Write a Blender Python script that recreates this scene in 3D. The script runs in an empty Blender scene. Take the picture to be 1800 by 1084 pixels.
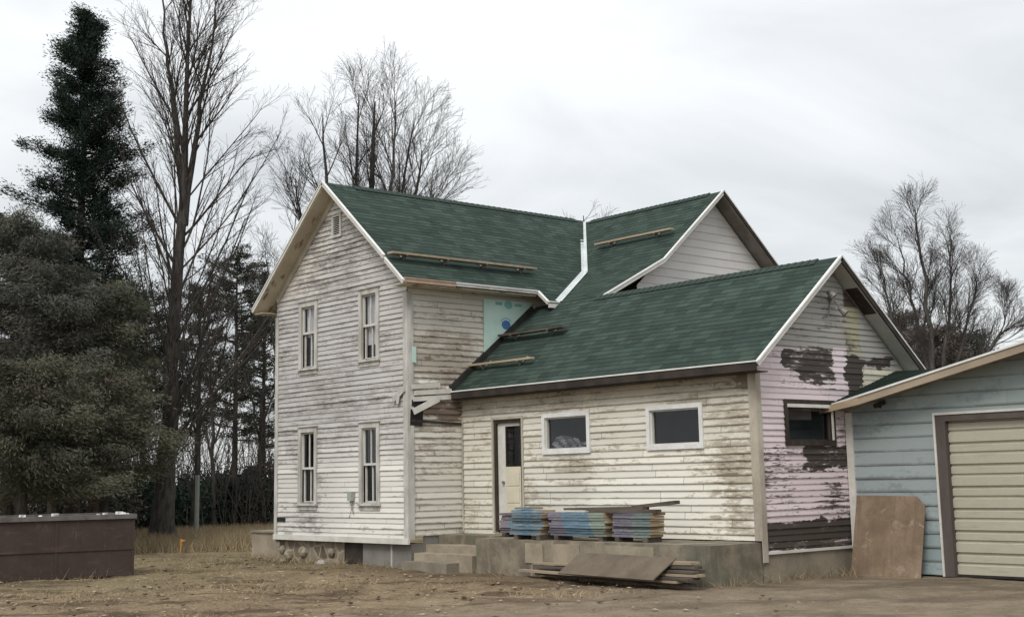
import bpy, math, random
import numpy as np
from mathutils import Vector, Matrix, noise as mnoise

random.seed(7)
RNG = np.random.default_rng(11)
R = math.radians
S = bpy.context.scene
COL = S.collection

# ------------------------------------------------------------------ camera
YAW, PITCH, ROLL = 0.8643, 0.15871, -0.01978
CAM = Vector((23.106, -16.744, 1.7704))
_fw = Vector((-math.sin(YAW), math.cos(YAW), 0)); _rt = Vector((math.cos(YAW), math.sin(YAW), 0)); _up = Vector((0, 0, 1))
_F = _fw*math.cos(PITCH) + _up*math.sin(PITCH); _U = _up*math.cos(PITCH) - _fw*math.sin(PITCH)
_R2 = _rt*math.cos(ROLL) + _U*math.sin(ROLL); _U2 = _U*math.cos(ROLL) - _rt*math.sin(ROLL)
cam = bpy.data.cameras.new('camera')
cam.sensor_width = 36; cam.lens = 2348.2*36/1800; cam.shift_y = (466.7-542)/1800
cam.clip_start = .1; cam.clip_end = 3000
co = bpy.data.objects.new('camera', cam); COL.objects.link(co)
m = Matrix((_R2, _U2, -_F)).transposed().to_4x4(); m.translation = CAM
co.matrix_world = m
S.camera = co

def ground_at(px, D, py=850):
    """ground point D metres away in the compass direction of a column of the photograph"""
    d = _F + _R2*((px-900)/2348.2) - _U2*((py-466.7)/2348.2)
    h = Vector((d.x, d.y, 0)).normalized()
    return Vector((CAM.x+h.x*D, CAM.y+h.y*D, 0))

# ------------------------------------------------------------------ world and sun
S.view_settings.view_transform = 'Standard'; S.view_settings.look = 'None'
S.view_settings.exposure = 0.25; S.view_settings.gamma = 1
SUN_EL, SUN_ROT = R(48), R(150)
w = bpy.data.worlds.new('World'); S.world = w; w.use_nodes = True
nt = w.node_tree; nt.nodes.clear()
def wn(t, **k):
    n = nt.nodes.new(t)
    for a, b in k.items(): setattr(n, a, b)
    return n
def wl(a, b): nt.links.new(a, b)
out = wn('ShaderNodeOutputWorld'); bg = wn('ShaderNodeBackground'); bg.inputs[1].default_value = .1
sky = wn('ShaderNodeTexSky', sky_type='NISHITA', sun_disc=False, sun_elevation=SUN_EL, sun_rotation=SUN_ROT)
tc = wn('ShaderNodeTexCoord'); sp = wn('ShaderNodeSeparateXYZ'); wl(tc.outputs['Generated'], sp.inputs[0])
za = wn('ShaderNodeMath', operation='MAXIMUM'); wl(sp.outputs[2], za.inputs[0]); za.inputs[1].default_value = 0
zb = wn('ShaderNodeMath', operation='ADD'); wl(za.outputs[0], zb.inputs[0]); zb.inputs[1].default_value = .22
dx = wn('ShaderNodeMath', operation='DIVIDE'); wl(sp.outputs[0], dx.inputs[0]); wl(zb.outputs[0], dx.inputs[1])
dy = wn('ShaderNodeMath', operation='DIVIDE'); wl(sp.outputs[1], dy.inputs[0]); wl(zb.outputs[0], dy.inputs[1])
cb = wn('ShaderNodeCombineXYZ'); wl(dx.outputs[0], cb.inputs[0]); wl(dy.outputs[0], cb.inputs[1]); cb.inputs[2].default_value = 3.1
no = wn('ShaderNodeTexNoise'); wl(cb.outputs[0], no.inputs['Vector'])
no.inputs['Scale'].default_value = 1.5; no.inputs['Detail'].default_value = 6; no.inputs['Roughness'].default_value = .5; no.inputs['Distortion'].default_value = .5
rp = wn('ShaderNodeValToRGB'); wl(no.outputs[0], rp.inputs[0])
e = rp.color_ramp.elements
e[0].position = .32; e[0].color = (.60, .62, .63, 1); e[1].position = .60; e[1].color = (.825, .838, .842, 1)
zm = wn('ShaderNodeMath', operation='MULTIPLY_ADD'); wl(za.outputs[0], zm.inputs[0]); zm.inputs[1].default_value = 7.5; zm.inputs[2].default_value = 7.6
vm = wn('ShaderNodeVectorMath', operation='SCALE'); wl(rp.outputs[0], vm.inputs[0]); wl(zm.outputs[0], vm.inputs['Scale'])
sk = wn('ShaderNodeVectorMath', operation='SCALE'); wl(sky.outputs[0], sk.inputs[0]); sk.inputs['Scale'].default_value = .12
ad = wn('ShaderNodeVectorMath', operation='ADD'); wl(vm.outputs[0], ad.inputs[0]); wl(sk.outputs[0], ad.inputs[1])
wl(ad.outputs[0], bg.inputs[0]); wl(bg.outputs[0], out.inputs[0])

sl = bpy.data.lights.new('sun', 'SUN'); sl.energy = 1.7; sl.angle = R(22); sl.color = (1, .95, .88)
so = bpy.data.objects.new('sun', sl); COL.objects.link(so)
sd = Vector((.42, -.78, 0)).normalized()*math.cos(SUN_EL) + Vector((0, 0, math.sin(SUN_EL)))
so.rotation_euler = sd.to_track_quat('Z', 'Y').to_euler()

# ------------------------------------------------------------------ node helper
class N:
    def __init__(s, name, rough=.8, spec=.3):
        s.m = bpy.data.materials.new(name); s.m.use_nodes = True; s.t = s.m.node_tree; s.t.nodes.clear()
        s.o = s.t.nodes.new('ShaderNodeOutputMaterial'); s.b = s.t.nodes.new('ShaderNodeBsdfPrincipled')
        s.b.inputs['Roughness'].default_value = rough; s.b.inputs['Specular IOR Level'].default_value = spec
        s.t.links.new(s.b.outputs[0], s.o.inputs[0])
    def put(s, inp, v):
        if isinstance(v, bpy.types.NodeSocket): s.t.links.new(v, inp)
        elif isinstance(v, tuple) and inp.type == 'RGBA' and len(v) == 3: inp.default_value = (*v, 1)
        else: inp.default_value = v
    def math(s, op, a, b=0., c=None, clamp=False):
        n = s.t.nodes.new('ShaderNodeMath'); n.operation = op; n.use_clamp = clamp
        s.put(n.inputs[0], a); s.put(n.inputs[1], b)
        if c is not None: s.put(n.inputs[2], c)
        return n.outputs[0]
    def sep(s, v):
        n = s.t.nodes.new('ShaderNodeSeparateXYZ'); s.put(n.inputs[0], v); return n.outputs
    def comb(s, x=0., y=0., z=0.):
        n = s.t.nodes.new('ShaderNodeCombineXYZ'); s.put(n.inputs[0], x); s.put(n.inputs[1], y); s.put(n.inputs[2], z); return n.outputs[0]
    def uv(s): n = s.t.nodes.new('ShaderNodeUVMap'); return n.outputs[0]
    def obj(s): n = s.t.nodes.new('ShaderNodeTexCoord'); return n.outputs['Object']
    def scale(s, v, k):
        n = s.t.nodes.new('ShaderNodeVectorMath'); n.operation = 'MULTIPLY'; s.put(n.inputs[0], v); n.inputs[1].default_value = k; return n.outputs[0]
    def noise(s, v, sc=1., det=3., ro=.55, dist=0.):
        n = s.t.nodes.new('ShaderNodeTexNoise'); s.put(n.inputs['Vector'], v)
        n.inputs['Scale'].default_value = sc; n.inputs['Detail'].default_value = det; n.inputs['Roughness'].default_value = ro; n.inputs['Distortion'].default_value = dist
        return n.outputs[0]
    def white(s, v):
        n = s.t.nodes.new('ShaderNodeTexWhiteNoise'); n.noise_dimensions = '3D'; s.put(n.inputs['Vector'], v); return n.outputs['Value']
    def voro(s, v, sc=1., feature='F1', outp=0):
        n = s.t.nodes.new('ShaderNodeTexVoronoi'); n.feature = feature; s.put(n.inputs['Vector'], v); n.inputs['Scale'].default_value = sc; return n.outputs[outp]
    def step(s, v, a, b):
        n = s.t.nodes.new('ShaderNodeMapRange'); n.interpolation_type = 'SMOOTHSTEP'; s.put(n.inputs[0], v)
        n.inputs[1].default_value = a; n.inputs[2].default_value = b; n.inputs[3].default_value = 0; n.inputs[4].default_value = 1
        return n.outputs[0]
    def mix(s, f, a, b):
        n = s.t.nodes.new('ShaderNodeMix'); n.data_type = 'RGBA'; s.put(n.inputs[0], f); s.put(n.inputs[6], a); s.put(n.inputs[7], b); return n.outputs[2]
    def gain(s, c, f):
        n = s.t.nodes.new('ShaderNodeVectorMath'); n.operation = 'SCALE'; s.put(n.inputs[0], c); s.put(n.inputs['Scale'], f); return n.outputs[0]
    def attr(s, name):
        n = s.t.nodes.new('ShaderNodeAttribute'); n.attribute_name = name; return n.outputs
    def rand(s): n = s.t.nodes.new('ShaderNodeObjectInfo'); return n.outputs['Random']
    def bump(s, h, st=.3, d=.01):
        n = s.t.nodes.new('ShaderNodeBump'); n.inputs['Strength'].default_value = st; n.inputs['Distance'].default_value = d
        s.put(n.inputs['Height'], h); s.t.links.new(n.outputs[0], s.b.inputs['Normal'])
    def col(s, c): s.put(s.b.inputs['Base Color'], c); return s.m
    def box(s, x, y, x0, x1, y0, y1, sx, sy=None):
        sy = sx if sy is None else sy
        a = s.math('SUBTRACT', s.step(x, x0-sx, x0+sx), s.step(x, x1-sx, x1+sx), clamp=True)
        b = s.math('SUBTRACT', s.step(y, y0-sy, y0+sy), s.step(y, y1-sy, y1+sy), clamp=True)
        return s.math('MULTIPLY', a, b)

def mottled(name, c0, c1, sc=3., rough=.8, stretch=(1, 1, 1), grain=.15, spec=.3, bump=0.):
    """plain procedural material: two tones mixed by noise, fine grain over it"""
    n = N(name, rough, spec); v = n.scale(n.obj(), stretch)
    f = n.step(n.noise(v, sc, 5, .6), .3, .7)
    c = n.mix(f, c0, c1)
    g = n.noise(v, sc*14, 3, .6)
    c = n.gain(c, n.math('MULTIPLY_ADD', g, 2*grain, 1-grain))
    if bump: n.bump(g, bump, .01)
    return n.col(c)

def siding(name, course, paint, paint2, grey, bare, t1=.56, t2=.68, boxes=(), layers=(), seed=0., grime_shade=.44, amp=1., joint=.5, gw=.12):
    n = N(name, .75, .2)
    x, y, _ = n.sep(n.uv())
    rowf = n.math('DIVIDE', y, course); row = n.math('FLOOR', n.math('ADD', rowf, .0005)); fy = n.math('FRACT', n.math('ADD', rowf, .0005))
    rr = n.white(n.comb(row, seed, 1.))
    # butt joints: each course is a run of boards a few metres long
    bx = n.math('FLOOR', n.math('MULTIPLY_ADD', x, .33, n.math('MULTIPLY', rr, 9.)))
    br = n.white(n.comb(row, bx, seed+4))
    vs = n.comb(n.math('MULTIPLY_ADD', x, 1.1, n.math('MULTIPLY', rr, 57.)), n.math('MULTIPLY_ADD', fy, .9, n.math('MULTIPLY', row, 5.7)), seed)
    streak = n.noise(vs, 1.3, 6, .66)
    blot = n.noise(n.comb(x, y, seed+9), .75, 5, .6)
    grain = n.noise(n.comb(n.math('MULTIPLY', x, 5.), n.math('MULTIPLY', y, 70.), seed), 1., 4, .6)
    flake = n.noise(n.comb(n.math('MULTIPLY', x, 4.), n.math('MULTIPLY_ADD', row, 3.3, n.math('MULTIPLY', fy, 1.3)), seed+2), 2.2, 5, .7)
    wear = n.math('ADD', n.math('MULTIPLY', streak, .42), n.math('MULTIPLY', blot, .30))
    wear = n.math('MULTIPLY_ADD', flake, .28, wear)
    wear = n.math('MULTIPLY_ADD', n.math('SUBTRACT', wear, .5), amp*1.5, .5)
    wear = n.math('MULTIPLY_ADD', n.math('SUBTRACT', br, .5), .08, wear)
    # paint lets go first along a board's lower edge
    wear = n.math('ADD', wear, n.math('MULTIPLY', n.step(fy, .30, .02), .07))
    wob = n.math('MULTIPLY', n.math('SUBTRACT', n.noise(n.comb(x, n.math('MULTIPLY', y, 2.2), seed+5), 2.6, 4, .65), .5), 1.)
    xd = n.math('MULTIPLY_ADD', wob, .8, x); yd = n.math('MULTIPLY_ADD', wob, .45, y)
    for (x0, x1, y0, y1, s_, a) in boxes:
        wear = n.math('MULTIPLY_ADD', n.box(xd, yd, x0, x1, y0, y1, s_), a, wear)
    c = n.mix(blot, paint, paint2)
    for (x0, x1, y0, y1, s_, cc, wb) in layers:
        mk = n.box(xd if wb else x, yd if wb else y, x0, x1, y0, y1, s_)
        c = n.mix(mk, c, cc)
    c = n.gain(c, n.math('MULTIPLY_ADD', br, .12, .94))
    w2 = n.math('MULTIPLY_ADD', n.math('SUBTRACT', grain, .5), gw, wear)
    c = n.mix(n.step(w2, t1-.05, t1+.06), c, grey)
    c = n.mix(n.step(w2, t2-.03, t2+.045), c, bare)
    # grime plus painted lap shadow: darker lower edge of every course, broken by noise
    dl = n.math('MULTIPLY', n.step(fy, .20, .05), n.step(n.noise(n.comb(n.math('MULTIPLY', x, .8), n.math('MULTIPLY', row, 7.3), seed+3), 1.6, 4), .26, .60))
    c = n.mix(n.math('MULTIPLY', dl, grime_shade), c, (.075, .062, .05))
    jt = n.math('FRACT', n.math('MULTIPLY_ADD', x, .33, n.math('MULTIPLY', rr, 9.))); c = n.mix(n.math('MULTIPLY', n.step(jt, .007, .004), joint), c, (.06, .05, .04))
    c = n.gain(c, n.math('MULTIPLY_ADD', grain, .24, .88))
    n.bump(grain, .25, .006)
    return n.col(c)

def shingle(name, c0, c1, c2, seed=0.):
    n = N(name, .92, .15); x, y, _ = n.sep(n.uv())
    rf = n.math('DIVIDE', y, .145); row = n.math('FLOOR', n.math('ADD', rf, .0005)); fy = n.math('FRACT', rf)
    rr = n.white(n.comb(row, seed, 0.))
    tx = n.math('MULTIPLY_ADD', x, 3.2, n.math('MULTIPLY', rr, 5.)); tab = n.math('FLOOR', tx)
    a = n.white(n.comb(tab, row, seed+1)); b = n.white(n.comb(n.math('FLOOR', n.math('MULTIPLY', tx, 2.3)), row, seed+2))
    c = n.mix(a, n.gain(c0, .82), n.gain(c1, 1.12)); c = n.mix(n.math('MULTIPLY', n.step(b, .6, .95), .7), c, c2)
    big = n.noise(n.comb(x, y, seed), .5, 4, .6)
    st = n.noise(n.comb(n.math('MULTIPLY', x, 2.5), n.math('MULTIPLY', y, .5), seed), 1., 4, .6)
    c = n.gain(c, n.math('MULTIPLY_ADD', big, .6, .66)); c = n.gain(c, n.math('MULTIPLY_ADD', st, .25, .875))
    g = n.noise(n.comb(x, y, 0.), 90., 2, .6); c = n.gain(c, n.math('MULTIPLY_ADD', g, .7, .65))
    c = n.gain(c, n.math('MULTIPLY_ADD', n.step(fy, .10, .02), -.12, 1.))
    n.bump(g, .4, .005)
    return n.col(c)

# ------------------------------------------------------------------ mesh helper
def clip(poly, ax, val, keep):
    o = []
    for i in range(len(poly)):
        a, b = poly[i], poly[(i+1) % len(poly)]
        da, db = (a[ax]-val)*keep, (b[ax]-val)*keep
        if da >= -1e-9: o.append(a)
        if (da > 1e-9 and db < -1e-9) or (da < -1e-9 and db > 1e-9):
            t = da/(da-db); o.append((a[0]+(b[0]-a[0])*t, a[1]+(b[1]-a[1])*t))
    return o
def area(p): return abs(sum(p[i][0]*p[(i+1) % len(p)][1]-p[(i+1) % len(p)][0]*p[i][1] for i in range(len(p))))/2 if len(p) > 2 else 0

class Fr:
    """a flat frame on a wall or roof: s along, t up, n out"""
    def __init__(s, O, Sx, T, Nn): s.O, s.S, s.T, s.N = Vector(O), Vector(Sx).normalized(), Vector(T).normalized(), Vector(Nn).normalized()
    def p(s, a, b, c=0.): return s.O + s.S*a + s.T*b + s.N*c

class MB:
    def __init__(s): s.v = []; s.f = []; s.uv = []
    def face(s, pts, uv=None):
        i = len(s.v); s.v += [tuple(p) for p in pts]; s.f.append(tuple(range(i, i+len(pts))))
        if uv is None:
            a = Vector(pts[1])-Vector(pts[0]); b = Vector(pts[2])-Vector(pts[1]); nn = a.cross(b)
            k = max(range(3), key=lambda q: abs(nn[q]))
            uv = [((p[1], p[2]) if k == 0 else (p[0], p[2]) if k == 1 else (p[0], p[1])) for p in pts]
        s.uv += list(uv); return s
    def box(s, a, b):
        x0, y0, z0 = (min(a[i], b[i]) for i in range(3)); x1, y1, z1 = (max(a[i], b[i]) for i in range(3))
        return s.hexa([(x0, y0, z0), (x1, y0, z0), (x1, y1, z0), (x0, y1, z0), (x0, y0, z1), (x1, y0, z1), (x1, y1, z1), (x0, y1, z1)])
    def hexa(s, q):
        for f in ((0, 3, 2, 1), (4, 5, 6, 7), (0, 1, 5, 4), (1, 2, 6, 5), (2, 3, 7, 6), (3, 0, 4, 7)): s.face([q[i] for i in f])
        return s
    def fbox(s, F, s0, s1, t0, t1, n0, n1):
        q = [F.p(a, b, c) for b in (t0, t1) for (a, c) in ((s0, n1), (s1, n1), (s1, n0), (s0, n0))]
        return s.hexa(q)
    def bar(s, p0, p1, wd, ht, up=(0, 0, 1), ext=0.):
        p0, p1 = Vector(p0), Vector(p1); d = (p1-p0).normalized(); up = Vector(up)
        sx = d.cross(up).normalized(); u = sx.cross(d).normalized(); p0 = p0-d*ext; p1 = p1+d*ext
        q = [p0-sx*wd/2-u*ht/2, p0+sx*wd/2-u*ht/2, p1+sx*wd/2-u*ht/2, p1-sx*wd/2-u*ht/2, p0-sx*wd/2+u*ht/2, p0+sx*wd/2+u*ht/2, p1+sx*wd/2+u*ht/2, p1-sx*wd/2+u*ht/2]
        return s.hexa(q)
    def slab(s, poly, dv):
        dv = Vector(dv); a = [Vector(p) for p in poly]; b = [p+dv for p in a]
        s.face(a); s.face(b[::-1])
        for i in range(len(a)):
            j = (i+1) % len(a); s.face([a[j], a[i], b[i], b[j]])
        return s
    def tube(s, pts, rad, sides=6, caps=True):
        pts = [Vector(p) for p in pts]; ring = []
        for i, p in enumerate(pts):
            d = (pts[min(i+1, len(pts)-1)]-pts[max(i-1, 0)]).normalized()
            a = d.cross(Vector((.3, .2, 1)) if abs(d.z) < .9 else Vector((1, .1, 0))).normalized(); b = d.cross(a)
            r = rad[i] if isinstance(rad, (list, tuple)) else rad
            ring.append([p+a*r*math.cos(2*math.pi*k/sides)+b*r*math.sin(2*math.pi*k/sides) for k in range(sides)])
        for i in range(len(ring)-1):
            for k in range(sides):
                l = (k+1) % sides; s.face([ring[i][k], ring[i][l], ring[i+1][l], ring[i+1][k]])
        if caps: s.face(ring[0][::-1]); s.face(ring[-1])
        return s
    def lap(s, F, polys, course, lip, holes=(), down=True):
        for poly in polys:
            t0 = min(p[1] for p in poly); t1 = max(p[1] for p in poly)
            for k in range(math.floor(t0/course+1e-6), math.ceil(t1/course-1e-6)):
                a, b = k*course, (k+1)*course
                st = clip(clip(poly, 1, a, 1), 1, b, -1)
                if area(st) < 1e-6: continue
                pc = [st]
                for (x0, x1, y0, y1) in holes:
                    nx = []
                    for q in pc:
                        if max(p[0] for p in q) <= x0 or min(p[0] for p in q) >= x1 or max(p[1] for p in q) <= y0 or min(p[1] for p in q) >= y1: nx.append(q); continue
                        mid = clip(clip(q, 0, x0, 1), 0, x1, -1)
                        nx += [clip(q, 0, x0, -1), clip(q, 0, x1, 1), clip(mid, 1, y0, -1), clip(mid, 1, y1, 1)]
                    pc = [q for q in nx if area(q) > 1e-6]
                jit = (random.random()-.62)*lip*(1.0 if lip > .015 else .3)
                off = lambda t: (lip+jit)*(1-(t-a)/course)+.001
                for q in pc:
                    if sum(q[i][0]*q[(i+1) % len(q)][1]-q[(i+1) % len(q)][0]*q[i][1] for i in range(len(q))) < 0: q = q[::-1]
                    s.face([F.p(x, y, off(y)) for x, y in q], [(x, y) for x, y in q])
                    for i in range(len(q)):
                        c, d = q[i], q[(i+1) % len(q)]
                        if abs(c[1]-d[1]) < 1e-7 and abs(c[1]-max(a, t0)) < 1e-6 and abs(c[0]-d[0]) > 1e-4:
                            s.face([F.p(c[0], c[1], 0), F.p(d[0], d[1], 0), F.p(d[0], d[1], off(d[1])), F.p(c[0], c[1], off(c[1]))],
                                   [(c[0], a+.001), (d[0], a+.001), (d[0], a+.002), (c[0], a+.002)])
        return s
    def build(s, name, mat, parent=None, smooth=False):
        me = bpy.data.meshes.new(name)
        off = Vector(parent_loc(parent))
        vv = np.array(s.v, dtype=float).reshape(-1, 3)-np.array(off)
        me.from_pydata(vv.tolist(), [], s.f)
        if s.uv:
            ul = me.uv_layers.new(name='UVMap'); ul.data.foreach_set('uv', np.array(s.uv, dtype=np.float32).ravel())
        me.materials.append(mat)
        if smooth: me.polygons.foreach_set('use_smooth', [True]*len(me.polygons))
        o = bpy.data.objects.new(name, me); COL.objects.link(o)
        if parent is not None: o.parent = parent
        return o
def parent_loc(p):
    v = Vector((0, 0, 0))
    while p is not None: v = v+p.location; p = p.parent
    return v
def arrays(name, V, Fc, mat, parent, tint=None, smooth=False):
    """mesh from numpy arrays: V (n,3), Fc (m,k)"""
    me = bpy.data.meshes.new(name); V = np.asarray(V, np.float32)-np.array(parent_loc(parent), np.float32); Fc = np.asarray(Fc, np.int32); k = Fc.shape[1]
    me.vertices.add(len(V)); me.vertices.foreach_set('co', V.ravel())
    me.loops.add(Fc.size); me.loops.foreach_set('vertex_index', Fc.ravel())
    me.polygons.add(len(Fc)); me.polygons.foreach_set('loop_start', np.arange(0, Fc.size, k, dtype=np.int32))
    me.polygons.foreach_set('loop_total', np.full(len(Fc), k, np.int32))
    if smooth: me.polygons.foreach_set('use_smooth', np.ones(len(Fc), bool))
    if tint is not None:
        at = me.attributes.new('tint', 'FLOAT', 'POINT'); at.data.foreach_set('value', np.asarray(tint, np.float32))
    me.update(calc_edges=True); me.materials.append(mat)
    o = bpy.data.objects.new(name, me); COL.objects.link(o)
    if parent is not None: o.parent = parent
    return o
def tag(o, label=None, cat=None, group=None, kind=None):
    if label: o['label'] = label
    if cat: o['category'] = cat
    if group: o['group'] = group
    if kind: o['kind'] = kind
    return o
def thing(name, label, cat, loc=(0, 0, 0), group=None):
    o = bpy.data.objects.new(name, None); COL.objects.link(o); o.location = loc; o.empty_display_size = .2
    return tag(o, label, cat, group)

# ------------------------------------------------------------------ materials
M = {}
M['white'] = mottled('white_paint_trim', (.62, .61, .57), (.50, .48, .43), 2.5, .7)
M['white_clean'] = mottled('white_metal_edge', (.72, .73, .72), (.60, .60, .58), 2., .55)
M['cream_trim'] = mottled('cream_trim', (.52, .49, .41), (.36, .33, .27), 3., .8, (1, 1, .35))
M['stained_trim'] = mottled('stained_cream_trim', (.47, .43, .355), (.27, .235, .19), 2.2, .85, (1, 1, .45))
M['worn_trim'] = mottled('worn_trim', (.55, .54, .51), (.34, .33, .30), 5., .8, (1, 1, .3))
M['dark_wood'] = mottled('dark_wood', (.026, .02, .017), (.055, .042, .034), 6., .85, (1, 1, .2))
M['brown_fascia'] = mottled('brown_fascia', (.022, .018, .016), (.05, .039, .031), 2.5, .85)  # dark brown, deepened to paint in the shadow band under the kitchen eave
def soffit_mat():
    n = N('peeling_soffit_boards', .85, .2); v = n.obj(); a = n.noise(v, 1.1, 5, .6); b = n.noise(n.scale(v, (1, 2.2, 1)), 1.5, 5, .65)
    c = n.mix(n.step(a, .3, .7), (.54, .49, .39), (.42, .37, .285)); c = n.mix(n.math('MULTIPLY', n.step(b, .57, .63), .8), c, (.17, .105, .07)); c = n.gain(c, n.math('MULTIPLY_ADD', n.noise(v, 25, 3), .3, .85)); return n.col(c)
M['soffit'] = soffit_mat()
M['soffit_white'] = mottled('soffit_white', (.50, .50, .47), (.40, .39, .36), 1.2, .8)
M['soffit_grey'] = mottled('soffit_grey', (.17, .15, .13), (.27, .24, .21), 2., .85)
M['red_wood'] = mottled('reddish_bare_board', (.36, .24, .17), (.44, .33, .25), 3., .8)
M['raw_wood'] = mottled('raw_wood', (.33, .255, .17), (.42, .34, .24), 3., .8, (.3, 1, 3))
M['plank'] = mottled('scaffold_plank', (.36, .29, .20), (.26, .21, .15), 2., .85, (.4, 3, 3))
M['plank_dark'] = mottled('weathered_plank', (.05, .041, .035), (.12, .10, .082), 3., .9, (.5, 4, 4))
M['metal'] = mottled('dull_metal', (.16, .15, .14), (.24, .22, .20), 4., .5)
M['flash'] = mottled('galvanised_valley', (.56, .60, .60), (.44, .48, .48), 2., .45)
M['lead'] = mottled('black_flashing', (.018, .018, .018), (.035, .033, .03), 5., .7)
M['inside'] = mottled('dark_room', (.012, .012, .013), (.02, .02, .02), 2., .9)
M['curtain'] = mottled('net_curtain', (.74, .74, .72), (.55, .55, .54), 4., .9, (6, 6, .4))
M['concrete'] = mottled('old_concrete', (.27, .235, .18), (.17, .15, .115), 1.3, .9, grain=.22, bump=.3)
M['concrete_light'] = mottled('pale_concrete', (.35, .30, .225), (.235, .20, .15), 1.6, .9, grain=.2, bump=.3)
M['concrete_grey'] = mottled('grey_block', (.16, .155, .14), (.22, .21, .19), 2.2, .9, grain=.2)
def stone_mat():
    n = N('fieldstone_and_mortar', .9, .2); v = n.obj()
    cel = n.voro(v, 3.4, 'F1', 1); d = n.voro(v, 3.4, 'DISTANCE_TO_EDGE', 0)
    r, g, b = n.sep(cel)
    c = n.mix(r, (.10, .075, .06), (.22, .185, .145)); c = n.mix(n.math('MULTIPLY', g, .6), c, (.30, .27, .21))
    c = n.mix(n.step(d, .10, .05), c, (.32, .275, .20)); c = n.gain(c, n.math('MULTIPLY_ADD', n.noise(v, 18, 4), .6, .7))
    n.bump(d, .6, .04); return n.col(c)
M['stone'] = stone_mat()
M['rock'] = mottled('rock', (.24, .23, .20), (.34, .32, .28), 9., .85)
def glass_mat(name, k):
    n = N(name); nt_ = n.t; nt_.nodes.remove(n.b)
    tr = nt_.nodes.new('ShaderNodeBsdfTransparent'); tr.inputs[0].default_value = (k, k, k*1.02, 1)
    gl = nt_.nodes.new('ShaderNodeBsdfGlossy'); gl.inputs['Roughness'].default_value = .06; gl.inputs[0].default_value = (.8, .84, .88, 1)
    lw = nt_.nodes.new('ShaderNodeLayerWeight'); lw.inputs[0].default_value = .5; f5 = n.math('POWER', lw.outputs['Facing'], 4.); fr_ = n.math('MULTIPLY_ADD', f5, .85, .032)
    mx = nt_.nodes.new('ShaderNodeMixShader'); nt_.links.new(fr_, mx.inputs[0]); nt_.links.new(tr.outputs[0], mx.inputs[1]); nt_.links.new(gl.outputs[0], mx.inputs[2])
    nt_.links.new(mx.outputs[0], n.o.inputs[0]); return n.m
M['glass'] = glass_mat('window_glass', .90)
M['mint'] = mottled('mint_foam_board', (.42, .59, .53), (.48, .64, .58), 1.5, .7, grain=.05)
M['logo'] = mottled('dark_blue_print', (.05, .12, .30), (.07, .16, .36), 5., .7)
M['logo_pale'] = mottled('faded_teal_print', (.16, .36, .36), (.20, .42, .40), 5., .7)
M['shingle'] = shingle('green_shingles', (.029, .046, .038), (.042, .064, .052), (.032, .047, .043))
M['ridge'] = mottled('ridge_cap_shingles', (.022, .036, .03), (.034, .052, .043), 6., .9, (8, 8, 1))

FAC, KIT, PNK, GAR = .112, .126, .106, .237
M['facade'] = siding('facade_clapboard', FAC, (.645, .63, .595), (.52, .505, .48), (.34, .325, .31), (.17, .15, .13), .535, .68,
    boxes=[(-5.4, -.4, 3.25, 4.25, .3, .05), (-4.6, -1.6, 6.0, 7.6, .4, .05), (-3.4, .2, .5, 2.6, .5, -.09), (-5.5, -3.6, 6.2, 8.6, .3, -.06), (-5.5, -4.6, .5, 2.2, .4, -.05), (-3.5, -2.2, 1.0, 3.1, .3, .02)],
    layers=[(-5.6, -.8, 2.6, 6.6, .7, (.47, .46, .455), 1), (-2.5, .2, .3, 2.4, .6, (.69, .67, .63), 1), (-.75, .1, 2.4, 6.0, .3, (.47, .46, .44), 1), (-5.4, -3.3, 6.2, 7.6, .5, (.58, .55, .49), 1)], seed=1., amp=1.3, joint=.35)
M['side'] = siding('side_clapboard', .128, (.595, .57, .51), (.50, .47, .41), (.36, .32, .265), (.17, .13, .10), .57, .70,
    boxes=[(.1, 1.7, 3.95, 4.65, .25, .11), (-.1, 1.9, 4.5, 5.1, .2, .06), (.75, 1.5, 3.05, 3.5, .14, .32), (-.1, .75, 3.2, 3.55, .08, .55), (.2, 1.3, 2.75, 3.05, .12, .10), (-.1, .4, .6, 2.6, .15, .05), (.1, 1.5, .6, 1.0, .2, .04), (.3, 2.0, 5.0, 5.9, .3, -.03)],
    layers=[(-.1, 1.4, 3.5, 3.97, .1, (.72, .70, .64), 1), (1.0, 1.95, 3.8, 4.35, .1, (.70, .67, .61), 1), (-.1, 1.5, .7, 3.0, .3, (.63, .61, .545), 1), (-.1, 1.7, 4.0, 4.6, .2, (.40, .36, .315), 1)], seed=21., grime_shade=.40)
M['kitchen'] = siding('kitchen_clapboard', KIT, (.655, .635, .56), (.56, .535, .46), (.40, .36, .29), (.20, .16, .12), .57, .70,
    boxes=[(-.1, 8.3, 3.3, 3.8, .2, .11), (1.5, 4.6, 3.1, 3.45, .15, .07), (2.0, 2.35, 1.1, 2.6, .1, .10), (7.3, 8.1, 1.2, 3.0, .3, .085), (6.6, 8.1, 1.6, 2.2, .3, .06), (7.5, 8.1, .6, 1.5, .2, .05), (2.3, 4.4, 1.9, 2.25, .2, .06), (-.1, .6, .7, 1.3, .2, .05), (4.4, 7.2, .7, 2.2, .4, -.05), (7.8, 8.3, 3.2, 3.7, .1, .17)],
    layers=[(4.0, 7.8, .5, 2.2, .6, (.73, .71, .63), 1), (-.1, 8.3, 3.2, 3.8, .2, (.50, .45, .355), 1)], seed=40., grime_shade=.38)
PK = (.66, .565, .59); GW = (.34, .325, .30); DKP = (.085, .07, .062)
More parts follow.
